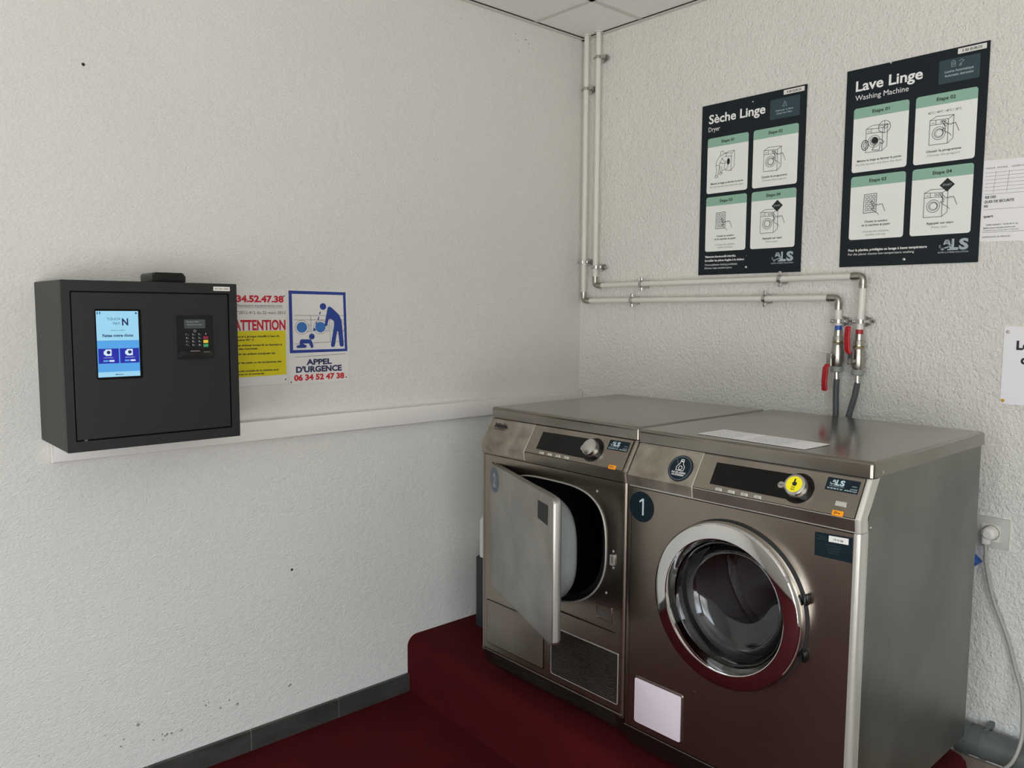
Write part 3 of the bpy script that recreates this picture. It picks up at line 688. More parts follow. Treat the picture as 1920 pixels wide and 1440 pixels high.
def clampv(x, z, t): clamp((x, PY, z), (0, 0, 1), t)
clampv(1.122, 1.332, tp); clampv(1.1915, 1.332, tp2)
def hose(label, x, z, path):
    t = thing('water_hose', label, 'hose', Matrix.Identity(4))
    B().tube([(x, PY, z), (x, PY, z-.004), (x, PY, z-.016), (x, PY, z-.018)], .01, 20, rs=[.016, .0180, .0180, .0155]).obj('hose_nut', M['greyplastic'], t)
    B().cyl((x, PY, z-.018), (x+.001, PY, z-.042), .0078, 16).obj('crimp_sleeve', M['chrome_r'], t)
    pts = [Vector((x+.001, PY, z-.040))]+[Vector(p) for p in path]
    out = []
    for i in range(len(pts)-1):
        p0, p1, p2, p3 = pts[max(i-1, 0)], pts[i], pts[i+1], pts[min(i+2, len(pts)-1)]
        for k in range(6):
            u = k/6; out.append(.5*((2*p1)+(p2-p0)*u+(2*p0-5*p1+4*p2-p3)*u*u+(3*p1-p0-3*p2+p3)*u**3))
    out.append(pts[-1])
    B().tube(out, .0088, 14).obj('hose_line', M['hose'], t)
hose('grey rubber hose hanging straight from the left valve behind the washer', xa, na-.110, [(1.1245, -.036, 1.11), (1.130, -.042, 1.04), (1.136, -.055, .95), (1.138, -.09, .85)])
hose('grey rubber hose curving left from the right valve behind the washer', xb, nb-.106, [(1.183, -.036, 1.10), (1.171, -.042, 1.04), (1.167, -.055, .95), (1.168, -.09, .85)])

# socket, plug and cord
t = thing('wall_socket', 'white square wall socket with round recess, right of the washer', 'socket', on_right(1.5285, .7135))
B().prism(rrect(0, .084, 0, .084, .003), .0005, .008, .002, 2).obj('cover_plate', M['offwhite2'], t)
B().ringshape(rrect(.0165, .0635, .0185, .0655, .001, 8), circ(.040, .042, .0205, 36)[:0] or [(.040+.0205*math.cos(a), .042+.0205*math.sin(a)) for a in [math.atan2(y-.042, x-.040) for x, y in rrect(.0165, .0635, .0185, .0655, .001, 8)]], .006, .0095).obj('socket_insert', M['offwhite'], t)
B().ring2(.040, .042, .0208, .0012, .0098, 40).obj('recess_rim', M['rubber'], t)
t = thing('power_cord', 'white angled plug and pale cord hanging down beside the washer', 'power cord', on_right(1.5685, .7555))
B().revolve([(0, .040), (.010, .040), (.0165, .034), (.0185, .020), (.0195, .006)], Matrix.Identity(4), 32).box(-.0145, .004, -.030, .010, .014, .036, .004, 2).obj('plug', M['white_plastic'], t)
path = [(1.563, -.030, .735), (1.565, -.030, .70), (1.567, -.026, .665), (1.588, -.022, .575), (1.626, -.020, .48), (1.652, -.02, .394), (1.676, -.040, .335), (1.697, -.100, .256), (1.688, -.122, .195), (1.664, -.125, .155), (1.62, -.13, .10), (1.62, -.14, .04), (1.63, -.15, .006)]
pts = [Vector(p) for p in path]; out = []
for i in range(len(pts)-1):
    p0, p1, p2, p3 = pts[max(i-1, 0)], pts[i], pts[i+1], pts[min(i+2, len(pts)-1)]
    for k in range(6):
        u = k/6; out.append(.5*((2*p1)+(p2-p0)*u+(2*p0-5*p1+4*p2-p3)*u*u+(3*p1-p0-3*p2+p3)*u**3))
out.append(pts[-1])
mi = t.matrix_world.inverted() if False else on_right(1.5685, .7555).inverted()
B(mi).tube(out, .0048, 12).obj('cord', M['cordgrey'], t)
# drain pipe
t = thing('drain_pipe', 'thick grey plastic drain pipe along the wall behind the washer', 'pipe', Matrix.Identity(4))
B().cyl((1.535, -.050, .172), (RX-.02, -.050, .172), .0405, 32).obj('pipe_run', M['pvc'], t)
B().cyl((1.530, -.050, .172), (1.562, -.050, .172), .0440, 32).obj('collar', M['pvc'], t)
for x in (1.60, 2.4, 3.2):
    B().cyl((x-.007, -.050, .172), (x+.007, -.050, .172), .0428, 32).box(x-.007, x+.007, -.05, -.001, .206, .222, .002, 1).cyl((x, -.062, .2145), (x, -.030, .2145), .0055, 10).obj('pipe_bracket', M['pvc'], t)
# blue plug
t = thing('blue_connector', 'small blue plastic connector on the wall just behind the washer, below the socket', 'connector', on_right(1.517, .668, -.02))
B().prism([(-.035, -.032), (.0, -.032), (.034, 0), (0, .032), (-.035, .032)], -.018, .012, .003, 2).obj('housing', M['blue_t'], t)
B().cyl((-.02, -.03, 0), (-.02, -.09, 0), .006, 12).obj('lead', M['rubber'], t)

# ------------------------------------------------------------------ the two machines
PT = .2055
# (d, z) side outline of the sloping control fascia
ZF, DF_ = .820, -.0478; ZC = .742
def fas_m(extra=0.0):                   # frame on the sloping face: local x = across, y = up the slope from the top edge line, z = out
    up = Vector((0, -DF_, ZF-ZC)).normalized(); out = Vector((0, -up.z, up.y))
    return frame(Vector((0, 0, ZF))+out*extra, (1, 0, 0), up, out)
SL = math.hypot(DF_, ZF-ZC)/(ZF-ZC)
def fy(z): return (z-ZF)*SL
FD = -.0429
front_m = frame((0, FD, 0), (1, 0, 0), (0, 0, 1), (0, -1, 0))
def machine(name, label, origin, th, W, D, cat):
    m = Matrix.Translation(origin) @ Matrix.Rotation(th, 4, 'Z')
    t = thing(name, label, cat, m)
    # side panels, back and floor of the casing
    prof = [(-.014, .050), (-.014, .730), (.024, .8195), (D-.018, .8195), (D-.018, .050)]
    ax = frame((0, 0, 0), (0, 1, 0), (0, 0, 1), (1, 0, 0))
    for a0, a1 in ((.0015, .006), (W-.006, W-.0015)):
        B(ax).prism(prof, a0, a1).obj('side_panel', M['ss_side'], t)
    B().box(.004, W-.004, D-.024, D-.018, .05, .819).box(.004, W-.004, .03, D-.02, .05, .056).obj('back_panel', M['ss_side'], t)
    # lid with rounded rim
    lid = bmesh.new(); bmesh.ops.create_cube(lid, size=1)
    for v in lid.verts: v.co = Vector((W/2+v.co.x*(W+.003), D/2-.0015+v.co.y*(D+.003), .8375+v.co.z*.033))
    ed = [e_ for e_ in lid.edges if max(v.co.z for v in e_.verts) > .84]
    bmesh.ops.bevel(lid, geom=ed, offset=.0095, segments=5, profile=.55, affect='EDGES')
    b = B(); lid.verts.index_update(); b._add([v.co.copy() for v in lid.verts], [[v.index for v in f_.verts] for f_ in lid.faces]); lid.free()
    b.obj('lid', M['ss_lid'], t, sharp=50)
    B().box(.004, W-.004, .004, D-.02, .8185, .8215).obj('lid_seal', M['dark_in'], t)
    # sloping fascia with wrapped corners
    r = .012
    def fas_loop(off, ins): return [(-.0+off*.0, 0)]
    up = Vector((0, -DF_, ZF-ZC)).normalized(); nrm = Vector((0, -up.z, up.y))
    pr2 = [Vector((0, .0005, .8185)), Vector((0, DF_, ZC)), Vector((0, -.0440, .7135))]
    loops = []
    steps = [(-.0, 1.0)]
    seg = [(0, .030), (.0, r)]+[(r-r*math.cos(a*PI/12), r-r*math.sin(a*PI/12)) for a in range(1, 6)]+[(r, 0)]
    full = seg+[(W-a, q) for a, q in seg[::-1]]      # (across, set-back) walking round the front corners
    for p in pr2: loops.append([Vector((a, p.y+q, p.z)) for a, q in full])
    b = B(); n = len(full)
    vs_ = [v for l in loops for v in l]; fs = [(i*n+k, i*n+k+1, (i+1)*n+k+1, (i+1)*n+k) for i in range(2) for k in range(n-1)]
    b._add(vs_, fs); b.obj('fascia', M['ss_col'] if name == 'washing_machine' else M['ss_light'], t, sharp=24)  # washer wrap in lighter silver: window reflection put into the colour
    B().box(.004, W-.004, .03, .031, .70, .819).obj('fascia_backing', M['dark_in'], t)
    # front columns left and right
    cw = .0150; r = .010
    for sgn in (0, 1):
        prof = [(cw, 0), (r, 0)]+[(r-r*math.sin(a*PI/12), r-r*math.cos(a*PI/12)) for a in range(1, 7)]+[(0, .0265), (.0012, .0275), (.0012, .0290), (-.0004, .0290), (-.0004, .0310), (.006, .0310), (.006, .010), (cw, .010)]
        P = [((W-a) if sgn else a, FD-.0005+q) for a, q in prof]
        B().prism(P, .083, .7125).obj('corner_column', M['ss_col'] if (sgn and name == 'washing_machine') else M['ss_front'], t)  # right washer column coloured lighter to carry its reflected brightness
    for px in (.06, W-.06):
        for py in (.07, D-.06):
            B().cyl((px, py, .003), (px, py, .052), .010, 14).cyl((px, py, 0), (px, py, .008), .014, 20).obj('foot', M['rubber'], t)
    return t, m
def fascia_common(t, W, start_x, knob_x, knob_r):
    fm = fas_m(.0006)
    # control plate: dark joint line then plate
    def plate(x0, x1, z0, z1): return [(x0, fy(z0)), (x1, fy(z0)), (x1, fy(z1)), (x0, fy(z1))]
    B(fm).flat(plate(.1995, W-.0125, ZC+.0005, .8180), 0.0).obj('panel_joint', M['black'], t)
    B(fm).prism(plate(.2010, W-.0140, ZC+.0015, .8165), .0002, .0012).obj('control_panel', M['ss_light'], t)
    q = B(); vs_ = []
    for y_, z_ in ((DF_-.0009, ZC-.0012), (-.0450, .7165)): vs_ += [(.2008, y_, z_), (W-.0128, y_, z_)]
    for y_, z_ in ((DF_+.001, ZC-.0012), (-.0430, .7165)): vs_ += [(.2008, y_, z_), (W-.0128, y_, z_)]
    q._add(vs_, [(0, 1, 3, 2), (4, 6, 7, 5), (0, 4, 5, 1), (2, 3, 7, 6), (0, 2, 6, 4), (1, 5, 7, 3)]); q.obj('fascia_strip', M['ss_light'], t)
    # display with round end
    kz = .779; ky = fy(kz); disp = plate(.2425, .447, .7545, .8030)
    R = .0345
    arc = [(knob_x+R*math.cos(a), ky+R*math.sin(a)) for a in [math.radians(d) for d in range(-125, 126, 8)]]
    pts = [(.2425, fy(.8025)), (.2425, fy(.7560))]+arc
    d = B(fm).prism(pts, .0012, .0022, .0003, 1).obj('display', M['blackglass'], t)
    T = fas_m(.0006) @ Matrix.Translation((knob_x, ky, .002))
    k = B(T).revolve([(knob_r*.0, .022), (knob_r*.80, .022), (knob_r*.94, .0205), (knob_r, .017), (knob_r*1.04, .002), (knob_r*1.04, 0)], Matrix.Identity(4), 48).obj('knob', M['chrome_r'], t)
    T2 = fas_m(.0006) @ Matrix.Translation((start_x, ky, .002))
    s_ = B(T2).revolve([(0, .004), (.0075, .0038), (.0088, .002), (.0088, 0)], Matrix.Identity(4), 32).obj('start_button', M['chrome_r'], t)
    B(T2).text('START', 0, -.0015, .0030, .012, .0043, .01, 'c').obj('button_text', M['greydark'], s_)
    for i in range(4):
        bx_ = .2705+i*.0332; by_ = fy(.7478)
        bt = B(fm).prism(rrect(bx_-.0085, bx_+.0085, by_-.0038, by_+.0038, .001, 2), .001, .0032, .0008, 1).obj('push_button', M['ss_col'], t)
        B(fm).text(('+', '-', 'P', 'o')[i], bx_, by_-.0018, .0036, None, .0035, .01, 'c').obj('button_mark', M['ink'], bt)
    # amber key button
    by_ = fy(.7468)
    a_ = B(fm).prism(rrect(W-.0605, W-.0370, by_-.0058, by_+.0058, .0015, 2), .001, .0034, .0008, 1).obj('amber_button', M['amber'], t)
    B(fm).ring2(W-.053, by_, .0022, .0011, .0038, 12).line([(W-.051, by_), (W-.0435, by_)], .0012, .0038).line([(W-.045, by_), (W-.045, by_-.0022)], .0012, .0038).obj('key_mark', M['ink'], a_)
    # sticker with the lettering
    y0_, y1_ = fy(.7865), fy(.8105)
    st = B(fm).flat([(W-.0905, y0_), (W-.0215, y0_), (W-.0215, y1_), (W-.0905, y1_)], .0016).obj('logo_sticker', M['sticker'], t)
    q = B(fm); orbit_logo(q, W-.052, y0_+.0125, .0115, .0019); q.text('04 50 00 51 63', W-.086, y0_+.0030, .0035, .032, .0019, .02)
    q.text('LAVERIE', W-.038, y0_+.0075, .0024, .014, .0019, .01).text('WWW.ALS', W-.050, y0_+.0030, .0028, .026, .0019, .02).line([(W-.083, y0_+.0098), (W-.052, y0_+.0098)], .0006, .0019).line([(W-.036, y0_+.0150), (W-.026, y0_+.0150)], .0008, .0019)
    q.obj('sticker_text', M['stickertext'], st)
    return fm
def drawer(t, mat):
    # left part of the fascia: covers slope and lower strip
    up = Vector((0, -DF_, ZF-ZC)).normalized(); out = Vector((0, -up.z, up.y))
    p0 = Vector((0, .0005, .8168))+out*.0012; p1 = Vector((0, DF_-.0010, ZC)); p2 = Vector((0, -.0452, .7175))
    b = B(); ws = (.004, .1975)
    vs_ = []
    for p in (p0, p1, p2):
        for a in ws: vs_.append((a, p.y, p.z))
    for p in (p0, p1, p2):
        for a in ws: vs_.append((a, p.y+.0022, p.z))
    b._add(vs_, [(0, 1, 3, 2), (2, 3, 5, 4), (6, 8, 9, 7), (8, 10, 11, 9), (0, 2, 8, 6), (2, 4, 10, 8), (1, 7, 9, 3), (3, 9, 11, 5), (0, 6, 7, 1), (4, 5, 11, 10)])
    d = b.obj('drawer_front', mat, t, sharp=20)
    k = B().tube([(.1990, p0.y-.0006, p0.z), (.1990, p1.y-.0006, p1.z), (.1990, p2.y-.0006, p2.z)], .0015, 8).obj('drawer_edge', M['ss_col'], d)
    return d
def polar(cx, cz, x0, x1, z0, z1):        # matching samples, by angle, of a rectangle round an opening centre
    an = sorted([2*PI*i/128 for i in range(128)]+[math.atan2(z-cz, x-cx) % (2*PI) for x in (x0, x1) for z in (z0, z1)])
    out = []
    for a in an:
        c_, s_ = math.cos(a), math.sin(a)
        tx = ((x1-cx) if c_ > 0 else (x0-cx))/c_ if abs(c_) > 1e-9 else 1e9
        ty = ((z1-cz) if s_ > 0 else (z0-cz))/s_ if abs(s_) > 1e-9 else 1e9
        k = min(tx, ty); out.append((cx+k*c_, cz+k*s_))
    return an, out
# ---- washer
WW, WD = .6003, .6413
wt, wm = machine('washing_machine', 'stainless front loading washing machine with round chrome porthole and sticker 1', (.9974, -.8366, PT), .0007, WW, WD, 'washing machine')
fm = fascia_common(wt, WW, .4160, .4545, .0245)
dw = drawer(wt, M['ss_drawer'])
KT = fas_m(.0006) @ Matrix.Translation((.4545, fy(.779), .0242))
ks = B(KT).flat(circ(0, 0, .0180, 32), .0002).obj('yellow_sticker', M['yellowst'], wt)
B(KT).flat([(-.004, 0), (-.0045, .003), (-.002, .0045), (-.002, .0115), (.0, .0125), (.0015, .0115), (.0015, .0055), (.0055, .0045), (.006, -.0005), (.004, -.0035), (-.002, -.0035)], .0006).text('Click', 0, -.0085, .0032, .009, .0006, .02, 'c').text('here', 0, -.0130, .0032, .009, .0006, .02, 'c').obj('hand_print', M['ink'], ks)
bt = B(fm).prism(rrect(.5410, .5640, fy(.7595), fy(.7690), .0012, 2), .001, .0034, .0008, 1).obj('push_button', M['ss_col'], wt)
# no-detergent sticker on the drawer
sy = fy(.7765); FM2 = fas_m(.0022)
s_ = B(FM2).flat(circ(.150, sy, .0335, 40), .0002).obj('round_sticker', M['sticker'], dw)
q = B(FM2).ring2(.150, sy, .0300, .0024, .0005, 40).line([(.132, sy+.022), (.146, sy+.006)], .0022, .0005)
q.obj('sticker_ring', M['sticker2'], s_)
q = B(FM2).line([(.140, sy-.006), (.139, sy+.004), (.146, sy+.012), (.146, sy+.017), (.155, sy+.017), (.155, sy+.012), (.1615, sy+.004), (.1605, sy-.006)], .0014, .0007, True).line([(.146, sy+.019), (.155, sy+.019), (.154, sy+.023), (.147, sy+.023)], .0013, .0007, True).ring2(.1505, sy+.001, .005, .0013, .0007, 16)
q.text('PAS DE LESSIVE', .150, sy-.0135, .0042, .040, .0007, .02, 'c').text('NO DETERGENT', .150, sy-.0195, .0042, .035, .0007, .02, 'c').obj('sticker_text', M['w_ink'], s_)
# front panel with round opening
cx, cz, RO = .3065, .4905, .178
an_, out_ = polar(cx, cz, .0158, WW-.0158, .0850, .7110)
inn = [(cx+RO*math.cos(a), cz+RO*math.sin(a)) for a in an_]
B(front_m).ringshape(out_, inn, -.010, 0).obj('front_panel', M['ss_front'], wt, sharp=40)
RM = front_m @ Matrix.Translation((cx, cz, 0))
B(RM).revolve([(.1928, .0002), (.1928, .0025), (.178, .0035), (.178, -.01)], Matrix.Identity(4), 96).obj('door_gasket', M['rubber'], wt)
ring = B(RM).revolve([(.1880, .003), (.1905, .010), (.1912, .020), (.1905, .027), (.1885, .0315), (.1855, .0345), (.1820, .0355), (.1545, .0375), (.1530, .0370), (.1520, .0355), (.1480, .024), (.1430, .012), (.1405, .006), (.150, .000), (.188, .000)], Matrix.Identity(4), 128, True).obj('porthole_ring', M['chrome'], wt, sharp=22)
B(RM).revolve([(0, -.052), (.06, -.051), (.100, -.045), (.120, -.032), (.131, -.008), (.1395, .012), (.1425, .0135), (.1425, .0095), (.1365, -.008), (.126, -.036), (.105, -.050), (.06, -.0565), (0, -.0575)], Matrix.Identity(4), 96).obj('porthole_glass', M['glass'], ring, sharp=60)
B(RM).revolve([(.1405, .008), (.1445, .008), (.1445, .0035), (.1405, .0035)], Matrix.Identity(4), 96, True).obj('glass_seal', M['rubber'], ring)
for s2 in (-.062, .062):
    B(front_m).box(cx+.184, cx+.1935, cz+s2-.012, cz+s2+.012, .001, .013, .003, 2).obj('hinge', M['black'], ring)
# drum and bellows behind the glass
B(RM).revolve([(.178, -.009), (.165, -.02), (.150, -.028), (.152, -.045), (.140, -.055), (.142, -.07), (.15, -.075)], Matrix.Identity(4), 72).obj('door_bellows', M['greydark'], wt)
b = B(RM).revolve([(.150, -.075), (.235, -.078), (.240, -.09), (.240, -.36), (.225, -.375), (.05, -.372), (0, -.38)], Matrix.Identity(4), 72)
for k in range(3):
    a = k*2*PI/3+.5
    c_, s2 = math.cos(a), math.sin(a)
    mm = frame((0, 0, 0), (c_, s2, 0), (-s2, c_, 0), (0, 0, 1))
    b._add([(.238, -.035, -.09), (.19, -.006, -.12), (.19, .006, -.12), (.238, .035, -.09), (.238, -.035, -.35), (.19, -.006, -.33), (.19, .006, -.33), (.238, .035, -.35)], [(0, 1, 5, 4), (1, 2, 6, 5), (2, 3, 7, 6), (0, 3, 2, 1), (4, 5, 6, 7)], mm)
b.obj('drum', M['drum'], wt, sharp=40, recalc=False)
# sticker 1, filter flap, label, kick strip
s_ = B(front_m).flat(circ(.0470, .6655, .0385, 40), .0008).obj('number_sticker', M['sticker'], wt)
B(front_m).flat([(.0495, .6450), (.0545, .6450), (.0545, .6875), (.0500, .6875), (.0405, .6805), (.0405, .6755), (.0495, .6815)], .0012).obj('number_text', M['stickertext'], s_)
B(front_m).ringshape(rrect(.0365, .1850, .1010, .2235, .006), rrect(.0390, .1825, .1035, .2210, .004), .0, .0030).obj('flap_frame', M['chrome_r'], wt)
B(front_m).prism(rrect(.0395, .1820, .1040, .2205, .004), -.001, .0045, .0015, 2).obj('filter_flap', M['flap'], wt)
s_ = B(front_m).flat([(.5045, .6500), (.5835, .6510), (.5830, .7035), (.5035, .6995)], .0008).obj('info_sticker', M['sticker'], wt)
s3 = B(front_m).flat([(.5340, .6852), (.5755, .6870), (.5752, .6998), (.5340, .6980)], .0014).obj('white_label', M['white_plastic'], s_)
B(front_m).text('19 N 08', .5545, .6900, .0040, .020, .0018, .015, 'c').obj('label_text', M['ink'], s3)
q = B(front_m)
for i, w_ in enumerate((.036, .030, .026, .020)): q.line([(.5440-w_/2, .6780-i*.0052), (.5440+w_/2, .6780-i*.0052)], .0009, .0012)
for i in range(2): q.line([(.508, .6930-i*.0055), (.529, .6930-i*.0055)], .0009, .0012)
q.obj('sticker_text', M['badge'], s_)
ap = frame((0, 0, 0), (0, 1, 0), (0, 0, 1), (1, 0, 0))
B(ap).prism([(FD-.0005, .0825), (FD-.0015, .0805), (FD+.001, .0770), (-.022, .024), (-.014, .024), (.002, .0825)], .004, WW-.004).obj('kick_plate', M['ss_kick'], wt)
B(front_m).revolve([(0, .0012), (.002, .001), (.0025, 0)], Matrix.Translation((.2175, .2457, 0)), 12).obj('rivet', M['chrome_r'], wt)
sd = frame((WW-.0015, 0, 0), (0, 1, 0), (0, 0, 1), (1, 0, 0))
B(sd @ Matrix.Translation((.040, .8285, .0030))).revolve([(0, .0008), (.0035, .0006), (.0042, 0)], Matrix.Identity(4), 16).obj('lid_screw', M['chrome_r'], wt)
B(sd @ Matrix.Translation((.001, .7195, 0))).revolve([(0, .0012), (.0022, .001), (.0028, 0)], Matrix.Identity(4), 12).obj('side_screw', M['chrome_r'], wt)

# ---- dryer
DW, DD = .5855, .6050
dt, dm = machine('tumble_dryer', 'stainless tumble dryer with square grey door standing open and faded sticker 2', (.40444, -.82469, PT+.002), -.0050, DW, DD, 'dryer')
fm = fascia_common(dt, DW, .4155, .4510, .0240)
dd = drawer(dt, M['ss_drawer'])
q = B(fas_m(.0020)).text('Miele', .030, fy(.7945), .0135, .055, .0004, .05).text('PROFESSIONAL', .0310, fy(.7880), .0042, .050, .0004, .02)
q.obj('maker_text', M['ink'], dd)
B(fas_m(.0020)).text('PT 7135', .0320, fy(.7780), .0048, .030, .0004, 0).obj('model_text', M['ink_grey'], dd)
# opening and front panel
ocx, ocz = .300, .503
def oshape(k, ox=0.0):
    pts = []
    for i in range(96):
        a = 2*PI*i/96; c_, s_ = math.cos(a), math.sin(a); n_ = 3.4 if s_ > 0 else 2.15
        rr = (abs(c_)**n_+abs(s_)**n_)**(-1/n_)
        pts.append((ocx+ox+(.212+k)*rr*c_, ocz+(.171+k)*rr*s_))
    return pts
ins = oshape(0)
rec = (.0500, .5535, .3045, .6905)
def opolar(a):
    c_, s_ = math.cos(a), math.sin(a); n_ = 3.4 if s_ > 0 else 2.15
    rr = (abs(c_/.212)**n_+abs(s_/.171)**n_)**(-1/n_); return (ocx+rr*c_, ocz+rr*s_)
# angles that hit every corner of panel and recess
an_ = sorted(set([2*PI*i/160 for i in range(160)]+[math.atan2(z-ocz, x-ocx) % (2*PI) for r_ in ((.0158, DW-.0158, .0950, .7110), rec) for x in r_[:2] for z in r_[2:]]))
def rectpolar(a, x0, x1, z0, z1):
    c_, s_ = math.cos(a), math.sin(a)
    tx = ((x1-ocx) if c_ > 0 else (x0-ocx))/c_ if abs(c_) > 1e-9 else 1e9
    ty = ((z1-ocz) if s_ > 0 else (z0-ocz))/s_ if abs(s_) > 1e-9 else 1e9
    k = min(tx, ty); return (ocx+k*c_, ocz+k*s_)
outp = [rectpolar(a, .0158, DW-.0158, .0950, .7110) for a in an_]; mid = [rectpolar(a, *rec) for a in an_]
B(front_m).ringshape(outp, mid, -.006, 0).obj('front_panel', M['ss_front'], dt, sharp=40)
B(front_m).ringshape(mid, [opolar(a) for a in an_], -.0145, -.0050).obj('door_recess', M['ss_front'], dt, sharp=40)
ro, ri = oshape(.0035), oshape(-.0015)
B(front_m).tube([(x, y, -.0035) for x, y in oshape(.001)]+[(x, y, -.0035) for x, y in oshape(.001)[:1]], .0026, 8, cap=False).obj('opening_rim', M['ss_col'], dt)
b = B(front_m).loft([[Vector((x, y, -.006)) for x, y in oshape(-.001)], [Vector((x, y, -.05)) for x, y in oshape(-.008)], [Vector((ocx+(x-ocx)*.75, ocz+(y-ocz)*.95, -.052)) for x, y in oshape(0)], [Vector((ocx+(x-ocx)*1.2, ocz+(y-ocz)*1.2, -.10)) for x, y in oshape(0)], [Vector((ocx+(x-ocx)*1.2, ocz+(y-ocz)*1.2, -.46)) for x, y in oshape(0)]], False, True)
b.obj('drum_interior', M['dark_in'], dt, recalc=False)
# latch, plate, screws
k = B(front_m).ringshape(rrect(.5310, .5440, .4860, .5140, .001, 3), rrect(.5345, .5410, .4900, .5100, .001, 3), -.005, .0015).obj('door_latch', M['ss_col'], dt)
B(front_m).flat(rrect(.5335, .5420, .4890, .5110, .001, 3), -.0042).obj('latch_slot', M['dark_in'], k)
for x, y in ((.5375, .5225), (.5385, .4785), (.4770, .6730), (.5150, .4040)): B(front_m).revolve([(0, .0018), (.0028, .0014), (.0036, 0)], Matrix.Translation((x, y, -.005)), 12).obj('screw', M['ss_col'], dt)
k = B(front_m).ringshape(rrect(.4760, .5360, .3235, .3680, .002, 2), rrect(.4830, .5290, .3290, .3620, .001, 2), -.005, -.0030).obj('handle_catch', M['ss_front'], dt)
q = B(front_m)
for i in range(3): q.line([(.485, .352-i*.008), (.503, .352-i*.008)], .003, -.0045).line([(.508, .352-i*.008), (.526, .352-i*.008)], .003, -.0045)
q.obj('catch_slots', M['greydark'], k)
# lower flap and grille
for nm, (x0_, x1_) in (('flap', (.0265, .2845)), ('grille', (.3130, .5660))):
    B(front_m).ringshape(rrect(x0_, x1_, .1130, .2540, .005), rrect(x0_+.0022, x1_-.0022, .1152, .2518, .004), 0, .0014).obj(nm+'_frame', M['black'] if nm == 'flap' else M['ss_col'], dt)
B(front_m).prism(rrect(.0290, .2820, .1155, .2515, .004), -.001, .0022, .0008, 1).obj('service_flap', M['ss_light'], dt)
g = B(front_m).flat(rrect(.3152, .5638, .1152, .2518, .004), .0004).obj('grille_back', M['dark_in'], dt)
q = B(front_m)
for i in range(19):
    y = .1195+i*.0071; q._add([(.3165, y, .0010), (.5625, y, .0010), (.5625, y+.0042, .0034), (.3165, y+.0042, .0034), (.3165, y+.0046, .0010), (.5625, y+.0046, .0010)], [(0, 1, 2, 3), (3, 2, 5, 4)])
q.obj('grille_slats', M['ss_light'], g)
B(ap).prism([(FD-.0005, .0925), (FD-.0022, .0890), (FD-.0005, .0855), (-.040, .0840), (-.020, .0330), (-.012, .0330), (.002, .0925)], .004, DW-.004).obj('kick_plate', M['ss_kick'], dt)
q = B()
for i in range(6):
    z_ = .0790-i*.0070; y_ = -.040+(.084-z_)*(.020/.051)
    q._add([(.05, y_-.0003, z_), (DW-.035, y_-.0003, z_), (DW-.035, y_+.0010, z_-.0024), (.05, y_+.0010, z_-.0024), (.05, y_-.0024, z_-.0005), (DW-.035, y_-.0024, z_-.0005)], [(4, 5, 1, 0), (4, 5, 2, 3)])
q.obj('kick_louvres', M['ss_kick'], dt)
# open door, hinged at the left edge
PHI = math.radians(22)
hm = frame((.0470, FD-.003, .3075), (math.cos(PHI), -math.sin(PHI), 0), (0, 0, 1), (-math.sin(PHI), -math.cos(PHI), 0))
DWd, DHd = .500, .3800
door = B(hm).prism(rrect(0, DWd, 0, DHd, .014, 6), -.0185, .0015, .0055, 4).obj('door', M['ss_door'], dt, sharp=60)
B(hm).prism(rrect(.004, DWd-.002, .004, DHd-.004, .014, 6), -.0225, -.0185).obj('door_lining', M['greydark'], door)
loops = []
for k_, z_ in ((0, -.021), (-.003, -.030), (-.007, -.062), (-.012, -.084), (-.022, -.096), (-.036, -.102)):
    loops.append([Vector((x-.047-.004+.004, y-.3075, z_)) for x, y in [(ocx+(px-ocx)*(1-(.012-k_)/.212), ocz+(py-ocz)*(1-(.012-k_)/.171)) for px, py in oshape(0)]])
B(hm).loft(loops).obj('door_inner_shell', M['greyplastic'], door, sharp=50)
B(hm).box(.350, .3735, .066, .100, -.080, -.035, .002, 1).obj('filter_vent', M['dark_in'], door)
B(hm).box(DWd-.030, DWd-.016, .176, .206, -.030, -.022, .002, 1).obj('catch_hook', M['ss_col'], door)
B(hm).box(DWd-.0045, DWd+.0016, .010, DHd-.010, -.0150, -.0005, .0028, 3).obj('edge_strip', M['ss_col'], door)  # added pale strip, painting the highlight along the door's rounded edge
s_ = B(hm).flat(circ(.0400, .3350, .0385, 40), .0019).obj('number_sticker', M['sticker2'], door)
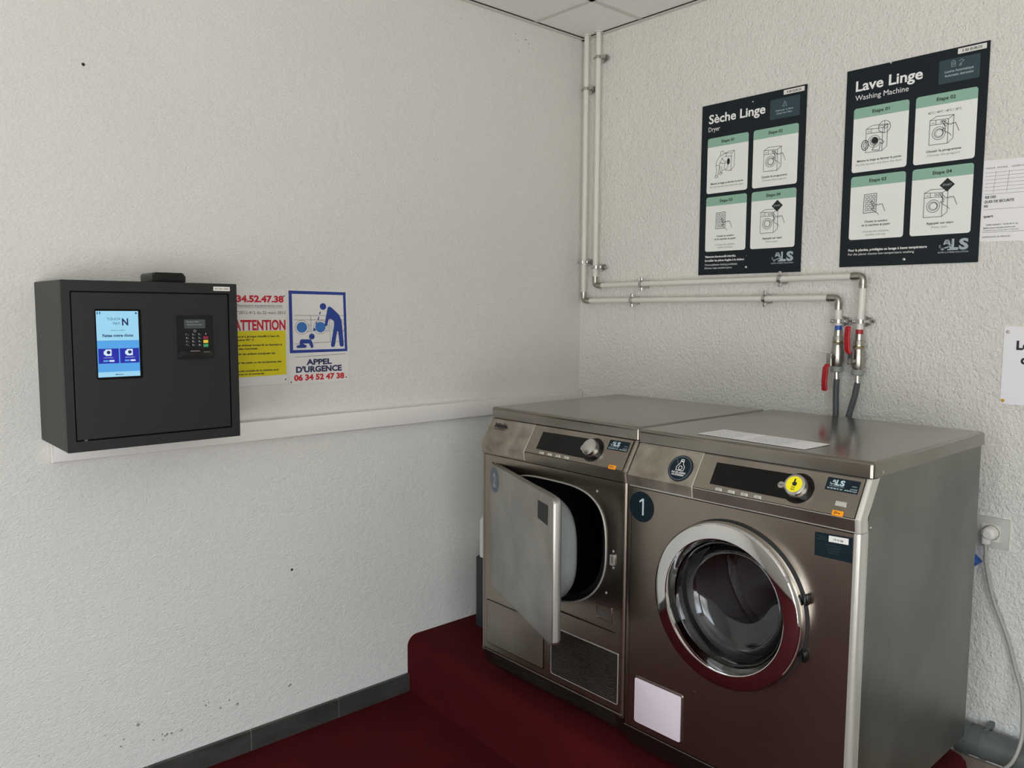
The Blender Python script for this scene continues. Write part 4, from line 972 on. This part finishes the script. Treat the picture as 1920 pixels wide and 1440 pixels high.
q = B(hm).text('2', .0400, .3150, .040, .0240, .0022, .03, 'c'); q.obj('number_text', M['stickertext2'], s_)
B(hm).flat([(.3960, .3080), (.4660, .3040), (.4670, .3560), (.3970, .3560)], .0019).obj('grey_label', M['rubber'], door)
B(front_m).box(.0465, .0560, .655, .672, -.006, .002, .001, 1).box(.0465, .0560, .325, .342, -.006, .002, .001, 1).obj('door_hinge', M['ss_col'], dt)

# ------------------------------------------------------------------ small things
pm = wm @ frame((.148, .040, .8547), (.9991, -.0420, 0), (.0420, .9991, 0), (0, 0, 1))
t = thing('instruction_sheet', 'white printed sheet of small black text lying on the washing machine lid', 'paper sheet', pm)
B().flat([(0, 0), (.288, 0), (.288, .112), (0, .112)], .0002).obj('sheet', M['paper'], t)
q = B()
L1 = ('Attention', "Ne pas surcharger la machine", "Laver a basse temperature", "Fermer la porte avant de payer", "Verifier les poches du linge", "Merci de laisser propre")
for i in range(8):
    x = .010; y = .099-i*.0122
    for k in range(2): q.text(L1[(i+k) % 6], x+k*.118, y, .0046, .100 if (i*k) % 3 else .088, .0006, 0)
q.obj('sheet_text', M['ink'], t)
t = thing('storage_bin', 'dark blue plastic bin on the platform between dryer and left wall, lower of two', 'bin', Matrix.Translation((.200, -.51, PT)))
B().prism(rrect(-.125, .125, -.12, .12, .02), .001, .258, .004, 2).obj('bin_body', M['canblue'], t)
t = thing('jerrycan', 'white translucent can standing on the dark blue bin between dryer and left wall', 'can', Matrix.Translation((.200, -.51, PT+.259)))
B().prism(rrect(-.117, .115, -.113, .11, .025), .0005, .150, .02, 4).obj('can_body', M['canwhite'], t)
B().cyl((.05, 0, .148), (.05, 0, .168), .02, 20).obj('can_cap', M['canblue'], t)
for y, z, nm in ((-1.850, 1.977, 'upper left'), (-1.310, .542, 'lower middle')):
    o = B(on_left(y, z)).revolve([(0, .003), (.003, .0028), (.0042, 0)], Matrix.Identity(4), 12).obj('wall_plug', M['rubber'])
    tag(o, 'small dark screw in the left wall, '+('high above the black cabinet' if z > 1 else 'low, below the cable duct'), 'screw')
